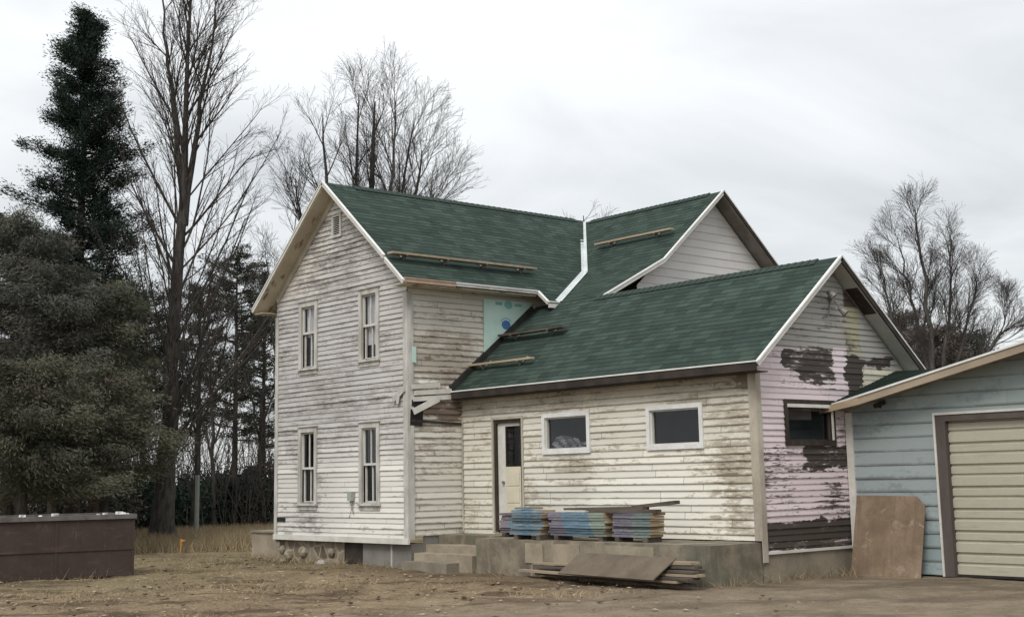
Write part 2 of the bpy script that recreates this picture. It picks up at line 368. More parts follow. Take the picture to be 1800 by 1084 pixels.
M['pink'] = siding('pink_peeling_clapboard', PNK, (.40, .385, .36), (.33, .315, .29), (.115, .10, .09), (.06, .05, .044), .72, .84,
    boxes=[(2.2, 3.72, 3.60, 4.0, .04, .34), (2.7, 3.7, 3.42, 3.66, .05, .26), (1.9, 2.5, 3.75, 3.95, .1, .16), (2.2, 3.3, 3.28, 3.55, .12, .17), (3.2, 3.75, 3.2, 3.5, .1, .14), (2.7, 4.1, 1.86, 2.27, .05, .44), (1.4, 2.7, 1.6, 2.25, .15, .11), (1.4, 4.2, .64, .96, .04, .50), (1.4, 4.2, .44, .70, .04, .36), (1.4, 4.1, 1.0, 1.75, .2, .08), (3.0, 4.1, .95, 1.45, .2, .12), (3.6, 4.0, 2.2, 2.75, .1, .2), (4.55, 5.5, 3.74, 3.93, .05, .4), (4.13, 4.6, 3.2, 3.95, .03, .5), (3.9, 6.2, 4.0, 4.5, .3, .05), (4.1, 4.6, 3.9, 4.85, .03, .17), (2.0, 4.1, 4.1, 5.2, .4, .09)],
    layers=[(1.2, 4.14, -.2, 4.0, .015, PK, 0), (3.72, 4.16, 3.4, 4.06, .012, (.68, .59, .62), 0), (1.2, 1.75, 3.9, 4.2, .1, PK, 1), (4.13, 4.58, 3.95, 4.95, .02, (.37, .345, .245), 0), (4.13, 4.58, 4.85, 5.5, .04, (.09, .06, .045), 0), (4.58, 6.0, 3.3, 3.72, .03, (.55, .52, .42), 0)], seed=63., grime_shade=.42, amp=1.35, joint=.25, gw=.42)
M['vinyl'] = siding('white_vinyl', .2, (.58, .565, .55), (.54, .525, .51), (.5, .48, .46), (.45, .43, .4), .75, .95, seed=5., grime_shade=.06, joint=.05)
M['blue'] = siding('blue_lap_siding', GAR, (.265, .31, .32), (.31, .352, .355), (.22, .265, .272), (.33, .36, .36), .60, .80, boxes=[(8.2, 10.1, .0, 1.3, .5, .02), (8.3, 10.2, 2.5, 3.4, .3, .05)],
    layers=[(8.2, 20, 2.4, 4.2, .5, (.275, .325, .318), 1), (8.2, 10.1, -.2, 1.0, .4, (.28, .345, .35), 1)], seed=77., grime_shade=.55, joint=.10)

# ------------------------------------------------------------------ ground
def ground():
    def axis(lo, hi, flo, fhi, st):
        a = list(np.arange(flo, fhi+1e-6, st)); s_ = st
        x = fhi
        while x < hi: s_ *= 1.28; x += s_; a.append(min(x, hi))
        x = flo; s_ = st
        while x > lo: s_ *= 1.28; x -= s_; a.insert(0, max(x, lo))
        return np.array(a)
    xs = axis(-900, 900, -14, 17, .10); ys = axis(-900, 900, -12, 5, .10)
    X, Y = np.meshgrid(xs, ys); Z = np.zeros_like(X)
    for j in range(X.shape[0]):
        for i in range(X.shape[1]):
            x, y = X[j, i], Y[j, i]
            if -40 < x < 22 and -25 < y < 20:
                z = .032*mnoise.noise((x*1.3, y*1.3, 0)) + .03*mnoise.noise((x*3.7, y*3.7, 4)) + .016*mnoise.noise((x*8.3, y*8.3, 6)) + .07*mnoise.noise((x*.25, y*.25, 8))
                k = min(1, max(0, (5.-x)/9))
                z += k*.03*abs(mnoise.noise((x*2.1, y*2.1, 2)))
                # wheel ruts sweeping in front of the house
                for (a, b, wd, dp) in ((-3.2, .25, .28, .07), (-4.9, .25, .3, .06), (-2.0, -.1, .2, .05)):
                    dd = (y-(a+b*x*.35+.5*mnoise.noise((x*.22, a, 0))))/wd
                    if abs(dd) < 2: z -= dp*math.exp(-dd*dd)*(.6+.4*mnoise.noise((x*1.7, a, 3)))
                if x > 7.5 : z *= .45
                Z[j, i] = z-.03
    ny, nx = X.shape; idx = np.arange(nx*ny).reshape(ny, nx)
    F = np.stack([idx[:-1, :-1], idx[:-1, 1:], idx[1:, 1:], idx[1:, :-1]], -1).reshape(-1, 4)
    n = N('bare_earth_and_dead_grass', .95, .1); v = n.obj(); x, y, z = n.sep(v)
    al = n.math('ADD', n.math('MULTIPLY', x, .65), n.math('MULTIPLY', y, .76)); de = n.math('SUBTRACT', n.math('MULTIPLY', y, .65), n.math('MULTIPLY', x, .76))
    band = n.comb(n.math('MULTIPLY', al, .30), n.math('MULTIPLY', de, .75), 0.)
    big = n.noise(v, .22, 4, .6); mid = n.noise(v, .9, 5, .65); fine = n.noise(v, 7., 6, .7); straw = n.noise(n.scale(v, (2.2, 6., 1.)), 5., 5, .7, .6)
    sweep = n.noise(band, 1.3, 6, .68, .4); tiny = n.noise(v, 24, 5, .75)
    c = n.mix(n.step(mid, .32, .68), (.150, .108, .070), (.245, .185, .120))
    c = n.mix(n.math('MULTIPLY', n.step(straw, .50, .66), .7), c, (.38, .305, .19))
    c = n.mix(n.math('MULTIPLY', n.step(sweep, .50, .60), .8), c, (.080, .055, .036))
    c = n.mix(n.math('MULTIPLY', n.step(sweep, .42, .34), .5), c, (.33, .265, .165))
    c = n.mix(n.math('MULTIPLY', n.step(fine, .55, .68), .75), c, (.060, .042, .029))
    # trampled damp soil along the foot of the house
    wet = n.math('MULTIPLY', n.step(n.math('ADD', y, n.math('MULTIPLY', n.math('SUBTRACT', mid, .5), 2.4)), -2.3, -.6), n.step(x, 9.5, 7.5))
    c = n.mix(n.math('MULTIPLY', wet, n.math('MULTIPLY', n.step(x, -9., -5.), .55)), c, (.105, .076, .05))
    drv = n.math('MULTIPLY', n.step(n.math('ADD', x, n.math('MULTIPLY', n.math('SUBTRACT', mid, .5), 6.)), 5.0, 10.0), .8)
    dc = n.mix(n.step(n.noise(v, 1.8, 6, .7), .3, .7), (.175, .142, .105), (.275, .228, .17))
    dc = n.mix(n.math('MULTIPLY', n.step(sweep, .50, .62), .5), dc, (.125, .098, .072)); dc = n.mix(n.math('MULTIPLY', n.step(fine, .56, .70), .5), dc, (.09, .07, .052))
    dc = n.mix(n.math('MULTIPLY', n.step(n.noise(v, 38, 3, .6), .66, .74), .6), dc, (.36, .33, .28))
    c = n.mix(drv, c, dc)
    tf = n.math('MULTIPLY', n.step(n.math('ADD', x, n.math('MULTIPLY', n.math('SUBTRACT', big, .5), 10.)), 2.0, -4.), .75)
    tcx = n.mix(n.step(straw, .35, .65), (.125, .108, .058), (.28, .235, .14)); tcx = n.mix(n.math('MULTIPLY', n.step(fine, .5, .7), .5), tcx, (.075, .072, .036))
    tcx = n.mix(n.math('MULTIPLY', n.step(sweep, .51, .61), .7), tcx, (.088, .063, .042))
    c = n.mix(n.math('MULTIPLY', tf, n.step(mid, .30, .55)), c, tcx)
    c = n.gain(c, n.math('MULTIPLY_ADD', tiny, 1.1, .46))
    c = n.gain(c, n.math('MULTIPLY_ADD', big, .4, .8))
    n.bump(n.math('ADD', n.math('ADD', fine, tiny), n.math('MULTIPLY', sweep, 2.)), .9, .04); n.col(c)
    o = arrays('ground', np.stack([X, Y, Z], -1).reshape(-1, 3), F, n.m, None, smooth=True)
    tag(o, kind='structure')
ground()

# ------------------------------------------------------------------ the house
W, OG, OH, ZP, ZE = 5.42, .42, .455, 8.655, 6.0
L, DK, OHK, OGK, HK, ZKE, ZKR = 8.195, 1.456, .32, .32, 2.227, 3.669, 5.717
RU = -W/2; MS = (ZP-ZE)/(W/2+OH)            # main ridge line and slope
CV, CZ = 7.85, 8.6                           # cross ridge
CK_V, CK_Z, CE_V, CE_Z = 5.66, 6.72, 3.68, 5.722
CU, CG = 1.85, 2.25
KV = DK+HK; KS = (ZKR-ZKE)/(HK+OHK)
T = .16                                      # roof build-up below the shingle surface
house = thing('farmhouse', 'old two storey farmhouse with peeling white clapboard, green roofs and a pink walled kitchen wing', 'house')

# walls
FF = Fr((0, 0, 0), (1, 0, 0), (0, 0, 1), (0, -1, 0)); FS = Fr((0, 0, 0), (0, 1, 0), (0, 0, 1), (1, 0, 0))
FK = Fr((0, DK, 0), (1, 0, 0), (0, 0, 1), (0, -1, 0)); FP = Fr((L, 0, 0), (0, 1, 0), (0, 0, 1), (1, 0, 0))
FC = Fr((CU, 0, 0), (0, 1, 0), (0, 0, 1), (1, 0, 0)); FL = Fr((-W, 0, 0), (0, -1, 0), (0, 0, 1), (-1, 0, 0))
wt = lambda u: ZP-T-MS*abs(u-RU)
FW = [(-4.373, -3.557), (-1.82, -1.03)]; FZ = [(4.41, 6.04), (1.272, 3.077)]
fholes = [(a+.1, b-.1, z0+.08, z1-.1) for a, b in FW for z0, z1 in FZ] + [(-2.90, -2.57, 7.42, 7.92)]
mb = MB(); mb.lap(FF, [[(-W, .6), (0, .6), (0, wt(0)), (RU, wt(RU)), (-W, wt(-W))]], FAC, .020, fholes)
mb.build('front_wall', M['facade'], house)
mb = MB(); mb.lap(FS, [[(0, .64), (DK, .64), (DK, wt(0)), (0, wt(0))], [(DK, 2.), (CK_V, 2.), (CK_V, wt(0)), (DK, wt(0))]], .128, .020)
mb.build('side_wall', M['side'], house)
mb = MB(); mb.lap(FL, [[(-10.6, .4), (0, .4), (0, wt(0)), (-10.6, wt(0))]], FAC, .02); mb.build('side_wall', M['facade'], house)
KW = [(2.654, 4.053), (5.591, 6.987)]; KZ = (2.26, 3.077)
kholes = [(a+.06, b-.06, KZ[0]+.06, KZ[1]-.06) for a, b in KW] + [(1.08, 2.0, .5, 3.02)]
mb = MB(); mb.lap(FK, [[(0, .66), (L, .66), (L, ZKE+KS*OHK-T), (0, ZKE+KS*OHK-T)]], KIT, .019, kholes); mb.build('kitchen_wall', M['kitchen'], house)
PW = (2.19, 3.63, 2.265, 3.08); kt = lambda v: ZKR-T-KS*abs(v-KV)
KB = 2*KV-DK
mb = MB(); mb.lap(FP, [[(DK, .46), (KB, .46), (KB, kt(KB)), (KV, kt(KV)), (DK, kt(DK))]], PNK, .018, [(PW[0]+.08, PW[1]-.08, PW[2]+.07, PW[3]-.07)])
mb.build('gable_wall', M['pink'], house)
cs = (CZ-CK_Z)/(CV-CK_V); ct = lambda v: CZ-T-cs*abs(v-CV)
CB = 2*CV-5.15
mb = MB(); mb.lap(FC, [[(5.15, 2.0), (CB, 2.0), (CB, ct(CB)), (CV, ct(CV)), (5.15, ct(5.15))]], .2, .012); mb.build('gable_wall', M['vinyl'], house)
mb = MB()
for a_, b_ in (((L-.02, KB, 0), (CU+.01, KB-.1, 3.6)), ((CU-.02, CB-.1, 0), (-W, CB, 6.2)), ((CU-.03, 5.15, 0), (.01, 5.25, 5.95))):
    mb = MB(); mb.box(a_, b_); mb.build('rear_wall', M['cream_trim'], house)

# roofs: shingle courses over a boarded slab
def roof(name, O, Sx, Tx, polys, underside, deck_poly=None):
    F = Fr(O, Sx, Tx, Vector(Sx).cross(Vector(Tx)))
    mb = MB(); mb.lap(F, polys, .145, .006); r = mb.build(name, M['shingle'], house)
    mb = MB()
    for q in (deck_poly or polys):
        mb.slab([F.p(a, b, -.004) for a, b in q], F.N*-(T*.55))
    mb.build('roof_boards', underside, r)
    return r, F
def local(O, Sx, Tx, P):
    d = Vector(P)-Vector(O); return (d.dot(Vector(Sx).normalized()), d.dot(Vector(Tx).normalized()))
# main block, right slope
O = (RU, 0, ZP); Sx = Vector((0, 1, 0)); Tx = Vector((-1, 0, MS)).normalized()
zm_ = lambda u: ZP-MS*(u-RU)
q = lambda u, v: local(O, Sx, Tx, (u, v, zm_(u)))
uk = RU+(ZP-CK_Z)/MS; ub = RU+(ZP-CE_Z)/MS
rightroof, FM = roof('roof', O, Sx, Tx, [[q(RU, -OG), q(OH, -OG), q(OH, 3.34), q(RU, 3.34)], [q(RU, 3.34), q(ub, 3.34+.0), q(ub, CE_V), q(uk, CK_V), q(RU, CV)]], M['soffit'],
                     [[q(RU, -OG), q(OH, -OG), q(OH, 3.34), q(RU, 3.34)], [q(RU, 3.34), q(OH, 3.34), q(ub, CE_V), q(uk, CK_V), q(RU, CV)]])
# left slope
O = (RU, 0, ZP); Tx = Vector((1, 0, MS)).normalized(); Sx = Vector((0, -1, 0))
q = lambda u, v: local(O, Sx, Tx, (u, v, ZP-MS*(RU-u)))
roof('roof', O, Sx, Tx, [[q(RU, CV), q(-W-OH, CV), q(-W-OH, -OG), q(RU, -OG)]], M['soffit'])
# cross wing, front slope upper and kicked lower part, rear slope
O = (0, CV, CZ); Sx = Vector((1, 0, 0)); Tx = Vector((0, CV-CK_V, CZ-CK_Z)).normalized()
q = lambda u, v: local(O, Sx, Tx, (u, v, CZ-cs*(CV-v)))
roof('roof', O, Sx, Tx, [[q(uk, CK_V), q(CG, CK_V), q(CG, CV), q(RU, CV)], [q(-W-OH, CK_V), q(-4.9, CK_V), q(RU, CV), q(-W-OH, CV)]], M['soffit_grey'])
O = (0, CK_V, CK_Z); cl = (CK_Z-CE_Z)/(CK_V-CE_V); Tx = Vector((0, 1, cl)).normalized()
q = lambda u, v: local(O, Sx, Tx, (u, v, CK_Z-cl*(CK_V-v)))
roof('roof', O, Sx, Tx, [[q(ub, CE_V), q(CG, CE_V), q(CG, CK_V), q(uk, CK_V)]], M['soffit_grey'])
O = (0, CV, CZ); Sx = Vector((-1, 0, 0)); Tx = Vector((0, -1, cs)).normalized()
q = lambda u, v: local(O, Sx, Tx, (u, v, CZ-cs*(v-CV)))
roof('roof', O, Sx, Tx, [[q(CG, CV), q(-W-OH, CV), q(-W-OH, CB+.45), q(CG, CB+.45)]], M['soffit_grey'])
# kitchen wing
O = (0, KV, ZKR); Sx = Vector((1, 0, 0)); Tx = Vector((0, 1, KS)).normalized()
q = lambda u, v: local(O, Sx, Tx, (u, v, ZKR-KS*(KV-v)))
roof('roof', O, Sx, Tx, [[q(.0, DK-OHK), q(L+OGK, DK-OHK), q(L+OGK, KV), q(0, KV)]], M['brown_fascia'])
Sx = Vector((-1, 0, 0)); Tx = Vector((0, -1, KS)).normalized()
q = lambda u, v: local(O, Sx, Tx, (u, v, ZKR-KS*(v-KV)))
roof('roof', O, Sx, Tx, [[q(L+OGK, KV), q(0, KV), q(0, KB+OHK), q(L+OGK, KB+OHK)]], M['soffit_white'])
# ridge caps
def ridgecap(p0, p1, n_):
    mb = MB(); p0, p1 = Vector(p0), Vector(p1); d = (p1-p0)/n_; sx = d.normalized().cross(Vector((0, 0, 1)))
    for i in range(n_):
        a = p0+d*i; b = a+d*1.02; h = Vector((0, 0, .035)); g = Vector((0, 0, .022))
        for sg in (1, -1):
            e0 = sx*.14*sg-Vector((0, 0, .115))
            f = [a+h, b+g, b+g+e0, a+h+e0]
            mb.face(f if sg < 0 else f[::-1])
        mb.face([a+h, a+h+sx*.14-Vector((0, 0, .115)), a+sx*.14-Vector((0, 0, .115)), a]); mb.face([a+h, a, a-sx*.14-Vector((0, 0, .115)), a+h-sx*.14-Vector((0, 0, .115))])
    return mb.build('ridge_cap', M['ridge'], house)
ridgecap((L+OGK-.5, KV, ZKR), (CU+.2, KV, ZKR), 36)
ridgecap((CG-.42, CV, CZ), (-2.4, CV, CZ), 26)
ridgecap((RU, .4, ZP), (RU, CV-.3, ZP), 40)

# valley flashing
uk2 = uk; vmb = MB()
A = Vector((RU, CV, CZ+.01)); B = Vector((uk, CK_V, CK_Z)); Cc = Vector((ub, CE_V, CE_Z))
for p0, p1, wd in ((A+(B-A)*.02, B, .085), (B, Cc, .085)):
    p0 = p0+Vector((0, 0, .03)); p1 = p1+Vector((0, 0, .03)); d = (p1-p0).normalized()
    na = Vector((MS, 0, 1)).normalized(); nb = Vector((0, -(cs if wd and p0.z > 7 else cl), 1)).normalized()
    ea = d.cross(na).normalized(); eb = d.cross(nb).normalized()
    if ea.y > 0: ea = -ea
    if eb.x < 0: eb = -eb
    ea = ea*wd; eb = eb*wd
    for e_ in (ea, eb):
        f = [p0, p1, p1+e_, p0+e_]
        if (p1-p0).cross(e_).z < 0: f = f[::-1]
        vmb.face(f)
vmb.build('valley_flashing', M['flash'], house)

# rake boards and eave edges (each run is a part)
def rake(p0, p1, mat, ht=.09, wd=.03, dz=-.035, cap=True, name='rake_board'):
    mb = MB(); d = Vector((0, 0, dz))
    mb.bar(Vector(p0)+d, Vector(p1)+d, wd, ht)
    o = mb.build(name, mat, house)
    if cap:
        mb = MB(); mb.bar(Vector(p0)+Vector((0, 0, .012)), Vector(p1)+Vector((0, 0, .012)), wd+.03, .028); mb.build('drip_edge', M['white_clean'], o)
    return o
y = -OG-.016
rake((RU, y, ZP), (-.24, y, zm_(-.24)), M['white']); rake((-.20, y-.004, zm_(-.20)-.03), (OH+.02, y-.004, zm_(OH+.02)-.03), M['white'], .08)
rake((-W-OH, y, ZE), (RU, y, ZP), M['white'])
x = CG+.016
rake((x, CK_V, CK_Z), (x, CV, CZ), M['white']); rake((x, CE_V, CE_Z), (x, CK_V, CK_Z), M['white'])
rake((x, CV, CZ), (x, CB+.45, CZ-cs*(CB+.45-CV)), M['brown_fascia'])
x = L+OGK+.016
rake((x, DK-OHK, ZKE), (x, KV, ZKR), M['white']); rake((x, KV, ZKR), (x, KB+OHK, ZKE), M['brown_fascia'], .12)
# eaves
def eave(p0, p1, mat, ht, cap=True, dz=-.075, capmat=None):
    mb = MB(); d = Vector((0, 0, dz)); mb.bar(Vector(p0)+d, Vector(p1)+d, .03, ht); o = mb.build('fascia', mat, house)
    if cap:
        mb = MB(); mb.bar(Vector(p0)+Vector((0, 0, .012)), Vector(p1)+Vector((0, 0, .012)), .06, .026); mb.build('drip_edge', capmat or M['white_clean'], o)
eave((OH+.016, -OG, ZE), (OH+.016, .95, ZE), M['red_wood'], .075, True, -.04, M['red_wood']); eave((OH+.016, .96, ZE), (OH+.016, 3.34, ZE), M['worn_trim'], .06, True, -.03)
eave((OH+.02, 3.345, ZE), (ub+.02, 3.345, CE_Z), M['white'], .07, True, -.03)
eave((ub+.02, 3.36, CE_Z), (ub+.02, CE_V, CE_Z), M['white'], .10)
eave((0.03, DK-OHK-.016, ZKE), (L+OGK, DK-OHK-.016, ZKE), M['brown_fascia'], .14)
eave((L+OGK, KB+OHK+.016, ZKE), (0, KB+OHK+.016, ZKE), M['white'], .15)
# boxed soffits
mb = MB(); mb.box((OH-.01, -OG+.02, ZE-.105), (0.02, 3.3, ZE-.09)); mb.build('soffit', M['soffit'], house); mb = MB(); mb.box((-W-OH, -OG+.02, ZE-.105), (-W-.02, 8, ZE-.09)); mb.build('soffit', M['soffit'], house)
mb = MB(); mb.box((.03, DK-OHK, ZKE-.165), (L+OGK-.01, DK-.02, ZKE-.145)); mb.build('soffit', M['brown_fascia'], house)
mb = MB(); mb.box((L+.02, KB-.06, ZKE-.06), (L+OGK-.01, KB+OHK, ZKE-.09)); mb.build('soffit', M['soffit_white'], house)
# frieze boards under the rakes of the front gable
mb = MB()
mb.bar((RU, -.03, wt(RU)-.02), (-.02, -.03, wt(-.02)-.02), .03, .16); mb.bar((-W+.02, -.028, wt(-W)-.02), (RU, -.028, wt(RU)-.02), .03, .16); mb.build('frieze_board', M['cream_trim'], house)
# dark wet patch left in the wing's soffit where a flue went through
mb = MB(); a = Vector((L+.03, 4.15, kt(4.15)-.0)); b = Vector((L+OGK-.02, 4.15, kt(4.15)))
for v0, v1 in ((4.2, 4.75),):
    mb.slab([(L+.02, v0, kt(v0)+.05), (L+OGK-.03, v0, kt(v0)+.05), (L+OGK-.03, v1, kt(v1)+.05), (L+.02, v1, kt(v1)+.05)], (0, 0, -.02))
mb.build('flue_opening', M['dark_wood'], house)

# corner boards, skirt, foundation
mb = MB(); mb.box((-.13, -.035, .58), (.015, -.02, ZE-.2)); mb.box((.015, -.035, .58), (.035, .13, ZE-.2)); mb.build('corner_board', M['worn_trim'], house)
mb = MB(); mb.box((-W-.03, -.035, .58), (-W+.10, -.005, ZE-.2)); mb.build('corner_board', M['worn_trim'], house)
mb = MB(); mb.box((L-.13, DK-.042, .66), (L+.018, DK-.012, ZKE-.12)); mb.build('corner_board', M['stained_trim'], house)
mb = MB(); mb.box((L+.02, DK-.042, .3), (L+.043, DK+.09, ZKE-.1)); mb.build('corner_board', M['stained_trim'], house)
mb = MB(); mb.box((-W-.03, -.06, .48), (.04, -.005, .60)); mb.build('skirt_board', M['white'], house)
mb = MB(); mb.box((L-.01, DK+.1, .43), (L+.05, 3.97, .475)); mb.build('skirt_board', M['white'], house)
mb = MB(); mb.box((-W+.02, .10, -.3), (-2.55, .4, .49)); mb.build('foundation', M['stone'], house)
mb = MB(); mb.box((-2.55, .07, -.3), (-1.85, .4, .49)); mb.build('foundation', M['brown_fascia'], house)
mb = MB(); mb.box((-1.85, .09, -.3), (-.05, .4, .49)); mb.box((-.04, .4, -.3), (.0, DK, .7)); mb.build('foundation', M['concrete_grey'], house)
mb = MB(); mb.box((L-.3, DK+.03, -.3), (L+.015, KB, .44)); mb.build('foundation', M['concrete'], house)
mb = MB(); mb.bar((-.72, .075, -.2), (-.72, .075, .48), .05, .04, (0, 1, 0)); mb.build('downpipe_stub', M['worn_trim'], house)
# round stones laid in the left of the foundation
for (u, z, r) in ((-4.95, .13, .17), (-4.3, .20, .17), (-3.1, .22, .13), (-5.25, .24, .12)):
    mb = MB(); k = 10
    for i in range(6):
        for j in range(k):
            def sp_(i_, j_): 
                th = math.pi*i_/6; ph = 2*math.pi*j_/k; rr = r*(1+.12*math.sin(3*ph+u*9)+.1*math.cos(2*th+z*20))
                return (u+rr*1.1*math.sin(th)*math.cos(ph), .09+.6*rr*math.sin(th)*math.sin(ph), z+rr*.85*math.cos(th))
            mb.face([sp_(i, j), sp_(i+1, j), sp_(i+1, j+1), sp_(i, j+1)] if 0 < i < 5 else ([sp_(i, j), sp_(i+1, j), sp_(i+1, j+1)] if i == 0 else [sp_(i, j), sp_(i+1, j), sp_(i, j+1)]))
    mb.build('foundation_stone', M['stone'], house, True)

# windows
def room(mb, F, s0, s1, t0, t1, n0, n1):
    """dark box behind an opening: back, sides, top and floor, facing inwards"""
    P = F.p
    mb.face([P(s0, t0, n1), P(s1, t0, n1), P(s1, t1, n1), P(s0, t1, n1)])
    mb.face([P(s0, t0, n0), P(s0, t0, n1), P(s0, t1, n1), P(s0, t1, n0)]); mb.face([P(s1, t0, n1), P(s1, t0, n0), P(s1, t1, n0), P(s1, t1, n1)])
    mb.face([P(s0, t1, n1), P(s1, t1, n1), P(s1, t1, n0), P(s0, t1, n0)]); mb.face([P(s0, t0, n0), P(s1, t0, n0), P(s1, t0, n1), P(s0, t0, n1)])
def curtain(F, s0, s1, t0, t1, n_, parent, seed):
    mb = MB(); k = 14
    for i in range(k):
        a, b = s0+(s1-s0)*i/k, s0+(s1-s0)*(i+1)/k
        za, zb_ = (n_+.018*math.sin(i*2.4+seed), n_+.018*math.sin((i+1)*2.4+seed))
        mb.face([F.p(a, t0, za), F.p(b, t0, zb_), F.p(b, t1, zb_), F.p(a, t1, za)])
    mb.build('curtain', M['curtain'], parent)
def double_hung(F, s0, s1, t0, t1, mid, trim, curt=None, seed=0):
    mb = MB(); c = .115
    mb.fbox(F, s0, s0+c, t0+.05, t1-.12, -.02, .04); mb.fbox(F, s1-c, s1, t0+.05, t1-.12, -.02, .04); mb.fbox(F, s0, s1, t1-.12, t1, -.02, .042)
    mb.fbox(F, s0-.03, s1+.03, t1, t1+.025, -.02, .075)
    wdw = mb.build('window', trim, house)
    mb = MB(); mb.fbox(F, s0-.03, s1+.03, t0, t0+.05, -.1, .08); mb.fbox(F, s0+.01, s1-.01, t0-.1, t0-.002, .0, .03); mb.build('sill', M['worn_trim'], wdw)
    a, b = s0+c, s1-c; fr = .038
    # upper sash outside, lower sash set back; two lights each
    for (z0, z1, n0, n1) in ((mid-.02, t1-.12, -.06, -.02), (t0+.05, mid+.025, -.105, -.063)):
        mb = MB(); mb.fbox(F, a, a+fr, z0, z1, n0, n1); mb.fbox(F, b-fr, b, z0, z1, n0, n1); mb.fbox(F, a+fr, b-fr, z0, z0+fr+.012, n0, n1); mb.fbox(F, a+fr, b-fr, z1-fr, z1, n0, n1)
        mb.fbox(F, (a+b)/2-.014, (a+b)/2+.014, z0+fr+.012, z1-fr, n0+.008, n1-.004); mb.build('sash', M['white'], wdw)
        mb = MB(); mb.fbox(F, a+.02, b-.02, z0+.02, z1-.02, n0+.012, n0+.018); mb.build('pane', M['glass'], wdw)
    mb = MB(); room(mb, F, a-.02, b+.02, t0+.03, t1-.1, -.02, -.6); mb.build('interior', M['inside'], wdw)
    if curt: 
        for k_, (z0, z1, x0, x1) in enumerate(curt): curtain(F, a+(b-a)*x0, a+(b-a)*x1, z0, z1, -.135, wdw, seed+k_)
    return wdw
mids = {(0, 0): 5.29, (0, 1): 2.12, (1, 0): 5.22, (1, 1): 2.16}
for i, (a, b) in enumerate(FW):
    for j, (z0, z1) in enumerate(FZ):
        cu = None
        if j == 0: cu = [(5.2, 6.0, 0, 1), (4.45, 5.3, .55, 1.)] if i == 0 else [(4.8, 6.0, 0., 1.)]
        if j == 1: cu = [(1.3, 2.2, .75, 1.)] if i == 0 else None
        double_hung(FF, a, b, z0, z1, mids[(i, j)], M['worn_trim'], cu, i*3+j)
def fixed_window(F, s0, s1, t0, t1, c, trim, inner, extra=None):
    mb = MB(); mb.fbox(F, s0, s0+c, t0, t1, -.03, .045); mb.fbox(F, s1-c, s1, t0, t1, -.03, .045); mb.fbox(F, s0+c, s1-c, t0, t0+c, -.03, .045); mb.fbox(F, s0+c, s1-c, t1-c, t1, -.03, .045)
    wdw = mb.build('window', trim, house)
    a, b, z0, z1 = s0+c, s1-c, t0+c, t1-c; f = .03
    mb = MB(); mb.fbox(F, a, a+f, z0, z1, -.07, .0); mb.fbox(F, b-f, b, z0, z1, -.07, .0); mb.fbox(F, a+f, b-f, z0, z0+f, -.07, .0); mb.fbox(F, a+f, b-f, z1-f, z1, -.07, .0); mb.build('frame', inner, wdw)
    mb = MB(); mb.fbox(F, a+.01, b-.01, z0+.01, z1-.01, -.05, -.044); mb.build('pane', M['glass'], wdw)
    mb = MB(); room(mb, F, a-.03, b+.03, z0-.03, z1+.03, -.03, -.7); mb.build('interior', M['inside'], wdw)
    return wdw
kw1 = fixed_window(FK, *KW[0], *KZ, .085, M['white_clean'], M['white'])
kw2 = fixed_window(FK, *KW[1], *KZ, .085, M['white_clean'], M['white'])
pw = fixed_window(FP, *PW, .085, M['dark_wood'], M['dark_wood'])
mb = MB(); mb.fbox(FP, PW[0]+.06, PW[1]-.05, PW[3]-.14, PW[3]-.08, .045, .06); mb.fbox(FP, PW[1]-.12, PW[1]-.07, PW[2]+.1, PW[3]-.14, .045, .058); mb.build('storm_frame', M['white'], pw)
mb = MB(); mb.fbox(FP, PW[0]+.2, PW[1]-.25, PW[3]-.34, PW[3]-.14, -.32, -.3); mb.build('blind', M['soffit_grey'], pw)
# ghost reflection painted as a crumpled sheet behind the first kitchen window
mb = MB(); pr_ = None
for i in range(16):
    for j in range(6):
        def cp(i_, j_):
            t_ = j_/6*(.16+.16*math.exp(-((i_-5.5)/2.6)**2)+.05*math.sin(i_*.8)); return FK.p(2.8+i_*.065, 2.36+t_, -.13-.04*math.sin(i_*1.7+j_*1.3))
        mb.face([cp(i, j), cp(i+1, j), cp(i+1, j+1), cp(i, j+1)])
mb.build('reflection_sheet', mottled('painted_reflection', (.04, .042, .045), (.22, .225, .23), 5., .6), kw1)
# door
dr = MB(); dr.fbox(FK, 1.03, 1.08, .70, 3.03, -.02, .035); dr.fbox(FK, 2.0, 2.05, .70, 3.03, -.02, .035); dr.fbox(FK, 1.03, 2.05, 3.03, 3.08, -.02, .035)
door = dr.build('door', M['cream_trim'], house)
mb = MB(); mb.fbox(FK, 1.08, 1.15, .70, 2.95, -.12, .0); mb.fbox(FK, 1.94, 2.0, .70, 2.95, -.12, .0); mb.fbox(FK, 1.08, 2.0, 2.95, 3.03, -.12, .0); mb.build('door_frame', M['dark_wood'], door)
mb = MB(); mb.fbox(FK, 1.15, 1.40, .74, 2.95, -.085, -.05); mb.fbox(FK, 1.40, 1.86, 2.88, 2.95, -.085, -.05); mb.build('door_stile', M['white'], door)
mb = MB(); M['cream'] = mottled('cream_door_paint', (.62, .58, .45), (.54, .50, .385), 1.5, .6)
mb.fbox(FK, 1.40, 1.88, .74, 2.04, -.085, -.045)
for z0 in (.95, 1.3, 1.65): mb.fbox(FK, 1.44, 1.84, z0, z0+.31, -.045, -.034)
mb.build('door_panel', M['cream'], door)
mb = MB(); mb.fbox(FK, 1.40, 1.88, 2.06, 2.88, -.075, -.065); mb.build('door_light', M['glass'], door)
mb = MB(); mb.fbox(FK, 1.40, 1.43, 2.04, 2.88, -.09, -.045); mb.fbox(FK, 1.88, 1.94, .74, 2.95, -.09, -.06); mb.build('lock_rail', M['dark_wood'], door)
